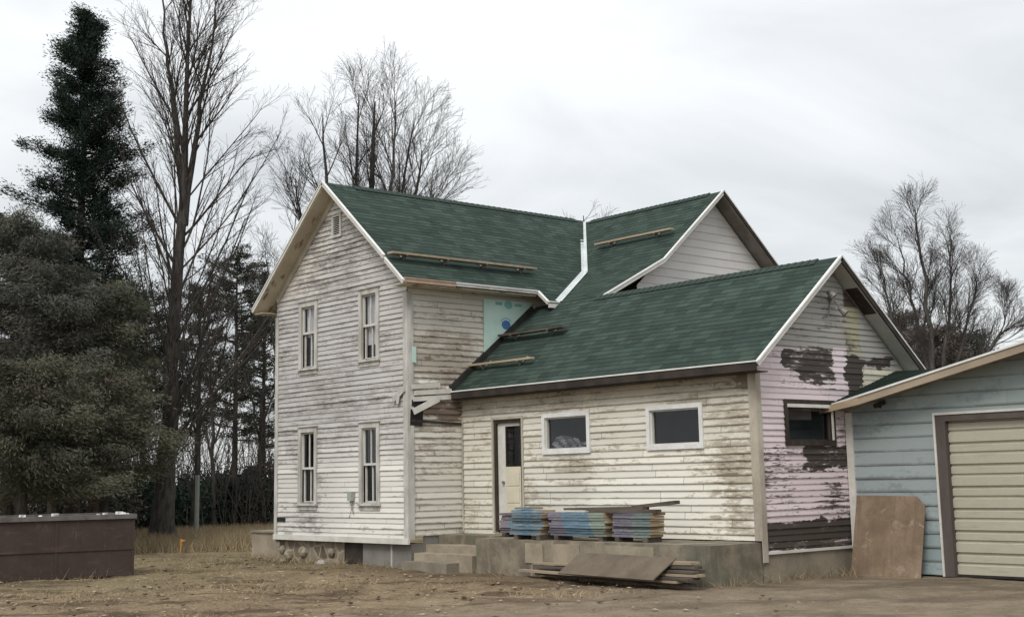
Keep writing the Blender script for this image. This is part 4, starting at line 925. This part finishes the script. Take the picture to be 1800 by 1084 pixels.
M['brush'] = leafmat('dull_brush', (.085, .072, .064), (.15, .13, .114), (.095, .09, .074))

class Tubes:
    def __init__(s): s.V = []; s.F = []; s.n = 0
    def add(s, P, Rr, sides):
        P = np.asarray(P, float); n_ = len(P); d = np.gradient(P, axis=0); d /= np.linalg.norm(d, axis=1, keepdims=True)+1e-9
        ref = np.where(np.abs(d[:, 2:3]) < .9, np.array([[0, 0, 1.]]), np.array([[1., 0, 0]]))
        a = np.cross(d, ref); a /= np.linalg.norm(a, axis=1, keepdims=True)+1e-9; b = np.cross(d, a)
        th = 2*np.pi*np.arange(sides)/sides
        V = P[:, None]+np.asarray(Rr)[:, None, None]*(a[:, None]*np.cos(th)[None, :, None]+b[:, None]*np.sin(th)[None, :, None])
        i = np.arange(n_-1)[:, None]*sides; k = np.arange(sides)[None]; l = (k+1) % sides
        F = np.stack([i+k, i+l, i+sides+l, i+sides+k], -1).reshape(-1, 4)+s.n
        s.V.append(V.reshape(-1, 3)); s.F.append(F); s.n += n_*sides
    def build(s, name, mat, parent): return arrays(name, np.concatenate(s.V), np.concatenate(s.F), mat, parent, smooth=True)
def unit(v): return v/(np.linalg.norm(v)+1e-9)
def path(p, d, ln, nseg, up, wig, rg):
    P = [np.array(p)]; d = unit(np.array(d, float))
    for i in range(nseg):
        d = unit(d+np.array([0, 0, up])/nseg+rg.normal(0, wig, 3)/math.sqrt(nseg)); P.append(P[-1]+d*ln/nseg)
    return np.array(P)
def ramify(T_, P, Rr, level, maxl, rg, prm):
    """grow side branches along the path P"""
    seglen = np.linalg.norm(P[-1]-P[0]); n_ = prm['n'][level]; n_ = max(2, int(n_*rg.uniform(.75, 1.25)))
    t0 = prm['t0'][level]
    for k in range(n_):
        t = t0+(1-t0)*((k+rg.uniform(.1, .9))/n_); x = t*(len(P)-1); i = min(int(x), len(P)-2); f = x-i
        p = P[i]*(1-f)+P[i+1]*f; d = unit(P[i+1]-P[i]); r = (Rr[i]*(1-f)+Rr[i+1]*f)
        q = unit(np.cross(d, rg.normal(0, 1, 3))); ang = prm['ang'][level]*rg.uniform(.7, 1.25)
        nd = d*math.cos(ang)+q*math.sin(ang)
        if nd[2] < -.05: nd[2] = abs(nd[2])*.5
        ln = prm['len'][level]*(1-.62*t+.0)*rg.uniform(.65, 1.2)
        if level == 0 and 'prof' in prm: ln = prm['prof'](t)*rg.uniform(.75, 1.15)
        nr = min(r*.62, prm['r'][level]*rg.uniform(.7, 1.2)*(1-.45*t))
        ns = prm['seg'][level]; Q = path(p, nd, ln, ns, prm['up'][level], prm['wig'][level], rg)
        Rq = np.linspace(nr, max(nr*.3, .0045), ns+1)
        T_.add(Q, Rq, prm['sides'][level])
        if level+1 < maxl: ramify(T_, Q, Rq, level+1, maxl, rg, prm)
def bare_tree(px, D, label, trunk_paths, prm, seed, mat, maxl, name='bare_tree', group='leafless trees'):
    base = ground_at(px, D); t = thing(name, label, 'tree', base, group); rg = np.random.default_rng(seed)
    side = np.array(_rt); back = np.array(_fw); tr = Tubes(); cr = Tubes()
    for k, (pts, r0, r1) in enumerate(trunk_paths):
        P = np.array([np.array(base)+side*a+back*c+np.array([0, 0, z]) for a, c, z in pts]); n_ = len(P)
        tt = np.linspace(0, 1, 14); Pi = np.stack([np.interp(tt*(n_-1), np.arange(n_), P[:, i]) for i in range(3)], -1)
        # soften the corners, add slight wander
        Pi[1:-1] = .25*Pi[:-2]+.5*Pi[1:-1]+.25*Pi[2:]; Pi[1:-1] += rg.normal(0, .04, (12, 3))
        Rr = r1+(r0-r1)*(1-tt)**prm.get('tap', .9)
        if k == 0: Rr[0] *= 1.35
        tr.add(Pi, Rr, 10); ramify(cr, Pi, Rr, 0, maxl, rg, prm if k == 0 else dict(prm, n=[prm.get('n2', prm['n'][0])]+prm['n'][1:], t0=[prm.get('t2', prm['t0'][0])]+prm['t0'][1:], prof=prm.get('prof2', prm.get('prof'))) if 'prof' in prm else dict(prm, n=[prm.get('n2', prm['n'][0])]+prm['n'][1:]))
    tr.build('trunk', mat, t); cr.build('crown', mat, t)
    return t

# tall tree left of the house: one straight leader with steeply rising limbs
Dt = 46.; k_ = Dt/2348.2
bare_tree(293, Dt, 'tall leafless tree with a thick straight trunk left of the house', [([(-.1, 0, -.2), (.0, 0, 2), (.05, 0, 6), (.32, 0, 11), (.42, 0, 15), (.5, 0, 20.5)], .42, .03), ([(.40, 0, 10.5), (.62, .1, 13), (1.05, .2, 16), (1.5, .2, 19)], .15, .02), ([(.33, 0, 12.2), (.05, -.2, 14.5), (-.3, -.3, 17), (-.6, -.2, 20)], .11, .02)],
    dict(tap=1.25, n2=7, t2=.25, prof2=lambda t: 3.2-2.2*t, n=[56, 8, 5, 3], t0=[.17, .12, .1, .1], ang=[.56, .36, .42, .5], len=[5, 2.4, 1.1, .5], r=[.058, .026, .012, .006], seg=[9, 5, 4, 3], up=[.22, .16, .1, .05], wig=[.10, .14, .18, .22], sides=[6, 4, 3, 3], prof=lambda t: 7.2-4.9*max(0, (t-.17)/.83)**1.1), 3, M['bark_dark'], 4)
# spreading tree behind the front gable: several stems from low down
bare_tree(640, 50., 'broad leafless tree rising behind the front gable of the house', [
    ([(0, 0, -.2), (.0, 0, 3), (.1, 0, 8), (.3, 0, 12), (.45, 0, 16.2)], .36, .03), ([(0, 0, 3.5), (-.5, .3, 7), (-.4, .4, 11), (-.2, .3, 16.6)], .2, .02), ([(0, 0, 3), (-.9, -.2, 7), (-1.3, -.3, 11), (-1.5, -.4, 15.6)], .2, .02), ([(0, 0, 3), (.6, .4, 7), (1.1, .5, 11), (1.9, .4, 15.4)], .15, .02),
    ([(0, 0, 3), (.9, .3, 7), (1.6, .5, 11.2), (2.2, .6, 14.4)], .2, .02), ([(0, 0, 3), (1.3, -.4, 7.2), (2.1, -.5, 10.4), (2.7, -.6, 12.4)], .17, .02), ([(0, 0, 3), (-1.6, .5, 7), (-2.2, .6, 10.2), (-2.7, .7, 13.4)], .14, .02), ([(0, 0, 4), (.5, -.5, 8), (1.1, -.8, 12), (1.3, -1, 16)], .15, .02)],
    dict(n2=12, n=[16, 8, 5, 3], t0=[.35, .15, .1, .1], ang=[.5, .48, .5, .5], len=[4.0, 2.0, 1.0, .5], r=[.05, .026, .013, .006], seg=[7, 5, 4, 3], up=[.25, .15, .1, .05], wig=[.08, .12, .16, .22], sides=[5, 4, 3, 3]), 17, M['bark_dark'], 4)
# paler tree right, behind the wing
bare_tree(1655, 56., 'pale grey leafless tree beyond the pink gable and garage', [
    ([(0, 0, -.2), (.0, 0, 4), (-.1, 0, 8), (-.3, 0, 12.4)], .22, .02), ([(0, 0, 4), (-.5, .3, 8), (-1.0, .3, 11.2)], .10, .015), ([(0, 0, 3.5), (.7, -.2, 8), (1.0, -.3, 11.0)], .10, .015),
    ([(0, 0, 3), (1.2, .3, 6.5), (1.7, .5, 7.8), (2.2, .6, 9.4)], .10, .02), ([(0, 0, 3), (-1.4, -.2, 6.5), (-1.6, -.2, 8), (-1.9, -.3, 9.8)], .10, .02), ([(0, 0, 3), (1.6, -.3, 5.6), (2.5, -.4, 6.9), (3.0, -.5, 8.0)], .1, .015)],
    dict(n2=13, n=[24, 9, 6, 3], t0=[.3, .15, .1, .1], ang=[.48, .5, .5, .5], len=[2.4, 1.35, .85, .45], r=[.04, .022, .012, .006], seg=[7, 5, 4, 3], up=[.3, .15, .1, .05], wig=[.10, .14, .18, .22], sides=[5, 4, 3, 3]), 29, M['bark_far'], 4)
# slender trees in the gap and one just showing above the roof valley
thin = dict(n=[14, 6, 4], t0=[.25, .15, .1], ang=[.6, .6, .6], len=[2.4, 1.1, .6], r=[.03, .013, .008], seg=[6, 4, 3], up=[.35, .2, .1], wig=[.2, .22, .25], sides=[4, 3, 3])
bare_tree(1035, 60., 'leafless treetop just showing over the roof valley', [([(0, 0, -.2), (0, 0, 6), (.1, 0, 13.6)], .15, .02), ([(0, 0, 5), (.6, 0, 9), (.8, 0, 13.2)], .08, .02), ([(0, 0, 5), (-.6, 0, 9), (-.7, 0, 12.9)], .08, .02)], thin, 31, M['bark_far'], 3)
for i, (px, D, h, ln, lb) in enumerate(((338, 52, 10.5, .6, 'slender leafless tree just right of the thick trunk'), (378, 57, 9.5, -.5, 'slim leafless tree in front of the pines left of the house'), (447, 60, 11.5, .9, 'slender leafless tree leaning toward the left eave of the house'), (232, 50, 9., -.7, 'slim leafless tree between the conifers and the thick trunk'), (500, 58, 13.5, .4, 'thin leafless tree showing beside the left slope of the front gable'))):
    bare_tree(px, D, lb, [([(0, 0, -.2), (ln*.3, 0, h*.35), (ln*.5, 0, h*.7), (ln, .2, h)], .10, .015), ([(ln*.3, 0, h*.3), (ln*.3-.7, 0, h*.6), (ln*.3-1.0, 0, h*.9)], .05, .012), ([(ln*.3, 0, h*.35), (ln*.3+.8, .2, h*.6), (ln*.3+1.3, 0, h*.85)], .05, .012)], thin, 50+i, M['bark_dark'], 3)

def leaf_faces(P, D_, size, rg, asp=.34):
    """needle sprays: one slim kite per point, lying roughly along D_"""
    n_ = len(P); d = D_+rg.normal(0, .45, (n_, 3)); d /= np.linalg.norm(d, axis=1, keepdims=True); s_ = np.cross(d, rg.normal(0, 1, (n_, 3))); s_ /= np.linalg.norm(s_, axis=1, keepdims=True)+1e-9
    L_ = (size*rg.uniform(.6, 1.4, n_))[:, None]
    V = np.stack([P-d*L_*.5, P+s_*L_*asp*.5, P+d*L_*.5, P-s_*L_*asp*.5], 1).reshape(-1, 3)
    return V, np.arange(4*n_).reshape(-1, 4)
def conifer(px, D, label, h, prof, z0, mat, seed, nbr=150, per=260, size=.12, droop=-.25, tr=.25, group='conifers', clump=.22, name='conifer', tuft=4., flat=.45, asp=.24, hang=0., top=.5):
    """trunk, limbs at all heights, needle sprays gathered in clumps along each limb and hanging a little from it"""
    base = ground_at(px, D); t = thing(name, label, 'tree', base, group); rg = np.random.default_rng(seed); b = np.array(base)
    T_ = Tubes()
    zz = np.linspace(-.2, h, 12); T_.add(np.stack([b+np.array([0, 0, z]) for z in zz]), np.linspace(tr, .02, 12), 9); PP = []; DD = []; TT = []
    gn = lambda m_: np.clip(rg.normal(0, 1, (m_, 3)), -1.7, 1.7)
    for k in range(nbr):
        f = (k+rg.uniform(0, 1))/nbr; z = z0+(h-z0)*f**.9; ln = prof((z-z0)/(h-z0))*rg.uniform(.5, 1.12)
        if rg.uniform() < .10: ln *= 1.22
        az = rg.uniform(0, 2*np.pi); c = np.array([np.cos(az), np.sin(az), 0]); p = b+np.array([0, 0, z])
        ns = 6; up = droop*(1-z/h)+.15*(z/h)
        Q = path(p, c+np.array([0, 0, up]), ln, ns, .22, .18, rg); T_.add(Q, np.linspace(.022+.009*ln, .006, ns+1), 4)
        m_ = int(per*(.3+ln/3.)); nc = max(2, int(tuft*ln+1))
        cc = rg.uniform(.15, 1.0, nc)**.8; x = np.clip(cc, 0, .999)*ns; i = x.astype(int); fr = (x-i)[:, None]
        ctr = Q[i]*(1-fr)+Q[i+1]*fr+np.clip(rg.normal(0, 1, (nc, 3)), -1.5, 1.5)*(.07+.06*ln*cc[:, None])*np.array([1, 1, .5])
        dirs = (Q[i+1]-Q[i]); dirs /= np.linalg.norm(dirs, axis=1, keepdims=True)
        sz = rg.uniform(.6, 1.35, nc); w_ = rg.integers(0, nc, m_)
        along = rg.uniform(-1, 1, (m_, 1))*clump*1.1; off = gn(m_)*clump*.62*np.array([1, 1, flat])*sz[w_][:, None]+dirs[w_]*along*sz[w_][:, None]
        off[:, 2] -= hang*rg.uniform(0, 1, m_)**2*sz[w_]
        PP.append(ctr[w_]+off); dd = dirs[w_]+gn(m_)*.25; dd[:, 2] -= hang*1.2; DD.append(dd)
        TT.append(np.clip(rg.uniform(0, 1)*.62+rg.uniform(0, 1, nc)[w_]*.30+rg.uniform(0, .12, m_), 0, 1))
    m_ = int(per*1.5); dz = rg.uniform(0, 1, m_)**1.5*top*2; a_ = rg.uniform(0, 6.28, m_); rr = rg.uniform(0, 1, m_)**.5*(.05+.25*dz)
    PP.append(np.stack([b[0]+rr*np.cos(a_), b[1]+rr*np.sin(a_), h-dz], -1)); DD.append(np.stack([np.cos(a_), np.sin(a_), np.ones(m_)*1.2], -1)); TT.append(rg.uniform(0, .6, m_))
    P = np.concatenate(PP); V, F = leaf_faces(P, np.concatenate(DD), size, rg, asp); TI = np.repeat(np.concatenate(TT), 4)
    T_.build('trunk', M['bark'], t); arrays('crown', V, F, mat, t, TI)
    return t
def H1(py, D, px=150):
    d = _F + _R2*((px-900)/2348.2) - _U2*((py-466.7)/2348.2); return CAM.z+D*d.z/math.hypot(d.x, d.y)
# tall dark spruce
D = 47.
conifer(128, D, 'tall dark green spruce standing highest at the far left', H1(22, D, 128), lambda f: .30+3.3*(1-f)**.75, 3.6, M['spruce'], 101, 270, 850, .12, -.05, .28, name='spruce_tree', clump=.24, tuft=3.2, flat=.9, top=.45)
# brownish conifers in front of it
specs = [(15, 43, 385, 3.1, 2.0, 'cedar', 'brown green conifer cut by the left edge of the picture'), (95, 41, 470, 2.4, 2.0, 'cedar', 'dull brown conifer below the tall spruce, nearer the camera'), (182, 42, 500, 2.0, 2.2, 'olive', 'olive green conifer beside the thick bare trunk'), (40, 37, 640, 2.3, 1.9, 'olive', 'low olive conifer right behind the left part of the dumpster'), (165, 38.5, 655, 2.1, 2.0, 'olive', 'low olive conifer above the right end of the dumpster'), (-20, 46, 375, 3.0, 2., 'cedar', 'dark conifer at the very left behind the brown one')]
for i, (px, D, py, wd, z0, mt_, lb) in enumerate(specs):
    conifer(px, D, lb, H1(py, D, px), lambda f, wd=wd: wd*(.35+.8*(1-f)**.75), z0, M[mt_], 120+i, 70, 1350, .12, -.32, .2, clump=.34, tuft=2.6, flat=.24, hang=.42, asp=.18)
# pines in the gap beside the house
specs = [(412, 60, 450, 1.9, 3.6, 'round topped pine showing over the left eave of the house'), (462, 66, 480, 1.7, 3.4, 'dark pine half hidden by the left corner of the house'), (347, 64, 505, 1.8, 3.8, 'dark pine just right of the thick bare trunk'), (250, 60, 520, 1.9, 3.4, 'dark pine seen between the olive conifer and the thick trunk')]
for i, (px, D, py, wd, z0, lb) in enumerate(specs):
    conifer(px, D, lb, H1(py, D, px), lambda f, wd=wd: wd*(.75+.45*math.sin(math.pi*min(1, f*.8+.25)))*(1 if f > .45 else .85), z0, M['pine'], 140+i, 105, 300, .14, .15, .17, clump=.2, tuft=2.6, flat=.7, top=.4)
# low dark evergreen bushes along the yard's edge
def bush(px, D, label, h, wd, mat, seed, n_=5000, size=.16, group='bushes at the back of the yard'):
    base = ground_at(px, D); t = thing('bush', label, 'bush', base, group); rg = np.random.default_rng(seed); b = np.array(base); T_ = Tubes(); PP = []
    for k in range(26):
        az = rg.uniform(0, 2*np.pi); Q = path(b+np.array([0, 0, -.05]), [np.cos(az)*.8, np.sin(az)*.8, 1.], h*rg.uniform(.6, 1.1), 5, .2, .25, rg); T_.add(Q, np.linspace(.03, .006, 6), 4); 
        for j in range(3): q_ = path(Q[2+j], Q[2+j]-Q[1+j]+rg.normal(0, .3, 3), h*.35, 3, .2, .3, rg); T_.add(q_, np.linspace(.012, .004, 4), 3)
    nc = 70; u = rg.normal(0, 1, (nc, 3)); u /= np.linalg.norm(u, axis=1, keepdims=True); u *= rg.uniform(.3, 1., nc)[:, None]**.5; ctr = b+np.array([0, 0, h*.5])+u*np.array([wd, wd, h*.5])
    w_ = rg.integers(0, nc, n_); P = ctr[w_]+rg.normal(0, .2, (n_, 3)); P = P[P[:, 2] > .02]
    V, F = leaf_faces(P, np.tile([0, 0, .3], (len(P), 1)), size, rg, .5); T_.build('stems', M['bark_dark'], t); arrays('foliage', V, F, mat, t, np.repeat(rg.uniform(0, 1, len(P)), 4))
for i, (px, D, h, wd, mt_, lb) in enumerate(((325, 58, 1.9, 1.6, 'spruce', 'dark bush behind the grey post at the edge of the yard'), (375, 60, 2.1, 1.7, 'spruce', 'dark bush between the grey post and the concrete block'), (428, 61, 2.3, 1.6, 'spruce', 'dark bush beside the left corner of the house'), (470, 63, 2.8, 1.5, 'brush', 'brown bush tucked behind the left corner of the house'), (252, 53, 2.2, 1.5, 'spruce', 'dark bush between the dumpster end and the thick trunk'), (165, 50, 2.2, 1.8, 'cedar', 'brownish bush behind the right half of the dumpster'), (60, 50, 2.3, 1.9, 'cedar', 'brownish bush behind the left half of the dumpster'))):
    bush(px, D, lb, h, wd, M[mt_], 170+i)
# dark rounded evergreens beyond the garage
for i, (px, D, py, wd, mt_, lb) in enumerate(((1600, 66, 556, 2.0, 'brush', 'brown rounded bushy tree beyond the pink gable'), (1660, 64, 580, 2.0, 'brush', 'brown bushy tree at the foot of the pale bare tree'), (1715, 65, 590, 1.6, 'pine', 'dark green bushy tree just above the garage rake'), (1575, 70, 575, 1.8, 'pine', 'dark bushy tree half hidden by the pink gable'))):
    conifer(px, D, lb, H1(py, D, px), lambda f, wd=wd: wd*(.55+.6*math.sin(math.pi*min(1, f*.75+.25))), 1.5, M[mt_], 190+i, 90, 800, .13, .1, .2, clump=.3, flat=.7, name='bushy_tree', group='bushy trees beyond the garage')

# undergrowth and dead grass, uncountable
rg = np.random.default_rng(77)
T_ = Tubes()
for k in range(520):
    px = rg.uniform(-40, 500); D = rg.uniform(56, 68); b = np.array(ground_at(px, D)); h = rg.uniform(2., 6.)
    Q = path(b, [rg.normal(0, .25), rg.normal(0, .25), 1], h, 6, .1, .22, rg); T_.add(Q, np.linspace(.025, .006, 7), 3)
    for j in range(4): q_ = path(Q[2+j % 4], Q[3+j % 4]-Q[2+j % 4]+rg.normal(0, .35, 3), h*.3, 4, .1, .25, rg); T_.add(q_, np.linspace(.012, .005, 5), 3)
o = T_.build('thicket', M['bark_dark'], None); tag(o, 'tangle of bare twigs along the edge of the yard', 'brush', kind='stuff')
n = N('dead_grass', .9, .1); tq = n.attr('tint')[2]; n.col(n.mix(tq, (.20, .16, .095), (.38, .30, .19)))
pts = []
n_ = 26000; pxs = rg.uniform(225, 520, n_); Ds = 38+15*rg.uniform(0, 1, n_)**.7
for a_, b_ in zip(pxs, Ds): pts.append(ground_at(a_, b_))
P1 = np.array(pts)
n2 = 16000; P2 = np.stack([rg.uniform(-12, 8, n2), rg.uniform(-9.5, -.3, n2), np.zeros(n2)], -1)
keep = np.array([mnoise.noise((x*.6, y*.6, 1)) > .02+.12*max(0, x+2)/4 for x, y, z in P2]); P2 = P2[keep]
P3 = []
for (a_, b_, k) in (((-7.2, .2), (-5.5, .2), 260), ((-5.4, -.05), (-.1, -.05), 520), ((2.1, .08), (8.1, .08), 300), ((8.25, .2), (8.3, 1.4), 90), ((8.26, 1.5), (8.32, 3.3), 160), ((-3.4, -4.7), (-4.2, -9.6), 420), ((8.3, 3.85), (8.5, 3.3), 60)):
    t_ = rg.uniform(0, 1, (k, 1)); keep_ = np.array([mnoise.noise((x*2.3, 1.7, a_[0])) > -.12 for x in (t_[:, 0]*6)])
    q_ = np.array(a_)*(1-t_)+np.array(b_)*t_+rg.normal(0, .09, (k, 2))*np.array([1, 1]); q_[:, 1] -= .06; P3.append(np.concatenate([q_, np.zeros((k, 1))], 1)[keep_])
P3 = np.concatenate(P3)
P = np.concatenate([P1, P2, P3]); hh = np.concatenate([rg.uniform(.12, .42, len(P1)), rg.uniform(.02, .07, len(P2)), rg.uniform(.05, .24, len(P3))]); P[:, 2] = -.05
az = rg.uniform(0, 2*np.pi, len(P)); s_ = np.stack([np.cos(az), np.sin(az), 0*az], -1)*np.where(np.arange(len(P)) < len(P1), .012, .006)[:, None]; ln_ = np.stack([rg.normal(0, .4, len(P)), rg.normal(0, .4, len(P)), np.ones(len(P))], -1); ln_[len(P1):, :2] *= 2.5
tip = P+ln_*(hh+.05)[:, None]
o = arrays('dead_grass', np.stack([P-s_, P+s_, tip], 1).reshape(-1, 3), np.arange(3*len(P)).reshape(-1, 3), n.m, None, np.repeat(rg.uniform(0, 1, len(P)), 3)); tag(o, 'dry straw coloured grass along the yard and scattered on the earth', 'grass', kind='stuff')
# clods, pebbles and wood chips on the earth
def clods(name, n_, mat, label, cat, lo, hi, flat, seed):
    rg = np.random.default_rng(seed); V = []; F = []; ico = np.array([(1, 0, 0), (-1, 0, 0), (0, 1, 0), (0, -1, 0), (0, 0, 1), (0, 0, -1)], float); fc = np.array([(0, 2, 4), (2, 1, 4), (1, 3, 4), (3, 0, 4), (2, 0, 5), (1, 2, 5), (3, 1, 5), (0, 3, 5)])
    for k in range(n_):
        p = np.array([rg.uniform(-9, 15.5), rg.uniform(-9.5, 1.), 0])
        if p[0] > 0 and p[1] > -.6: continue
        if p[0] > 8 and rg.uniform() < .6: continue
        r = lo+(hi-lo)*rg.uniform()**3; th = rg.uniform(0, 6.28); m_ = np.array([[math.cos(th), -math.sin(th), 0], [math.sin(th), math.cos(th), 0], [0, 0, 1]])
        v_ = (ico*np.array([r*rg.uniform(.8, 2.2), r, r*flat])*rg.uniform(.7, 1.2, (6, 1)))@m_.T+p; F.append(fc+6*len(V)); V.append(v_)
    o = arrays(name, np.concatenate(V), np.concatenate(F), mat, None); tag(o, label, cat, kind='stuff')
clods('earth_clods', 1100, mottled('dark_clods', (.075, .052, .036), (.16, .115, .075), 2., .95), 'dark clods of turned earth strewn over the yard', 'earth', .008, .055, .45, 3)
clods('straw_chips', 1500, mottled('pale_chips', (.34, .28, .18), (.44, .38, .27), 2., .9), 'pale wood chips and straw bits strewn over the yard', 'debris', .01, .05, .25, 4)
# a few separate stones near the foundation
for i, (u, v, r, lb) in enumerate(((-3.0, -.25, .09, 'pale rounded stone lying before the dark foundation opening'),)):
    mb = MB(); k = 12
    def sp2(i_, j_):
        th = math.pi*i_/7; ph = 2*math.pi*j_/k; rr = r*(1+.15*math.sin(2*ph+i)+.1*math.cos(3*th)); return (u+1.3*rr*math.sin(th)*math.cos(ph), v+rr*math.sin(th)*math.sin(ph), .02+.75*rr*math.cos(th))
    for a_ in range(7):
        for b_ in range(k):
            f = [sp2(a_, b_), sp2(a_+1, b_), sp2(a_+1, b_+1), sp2(a_, b_+1)]
            mb.face(f[:3] if a_ == 0 else ([f[0], f[1], f[3]] if a_ == 6 else f))
    o = mb.build('stone', M['rock'], None, True); tag(o, lb, 'stone')
# grey post and orange stake
p = ground_at(347, 49.); t = thing('metal_post', 'plain grey green post standing at the edge of the yard', 'post', p)
mb = MB(); mb.tube([p+Vector((0, 0, -.2)), p+Vector((0, 0, 2.1))], .075, 10); mb.build('shaft', mottled('grey_green_post', (.20, .22, .19), (.26, .28, .25), 3., .7), t); mb = MB(); mb.tube([p+Vector((0, 0, 2.1)), p+Vector((0, 0, 2.14))], [.085, .06], 10); mb.build('cap', M['metal'], t)
p = ground_at(319, 38.); mb = MB(); mb.bar(p+Vector((0, 0, -.1)), p+Vector((.02, .02, .36)), .035, .02, (0, 1, 0)); mb.face([p+Vector((0, 0, .36)), p+Vector((.12, .1, .33)), p+Vector((.0, .0, .26))])
o = mb.build('survey_stake', mottled('orange_paint', (.62, .25, .06), (.7, .32, .10), 5., .7)); tag(o, 'small orange survey stake in the dry grass', 'stake')
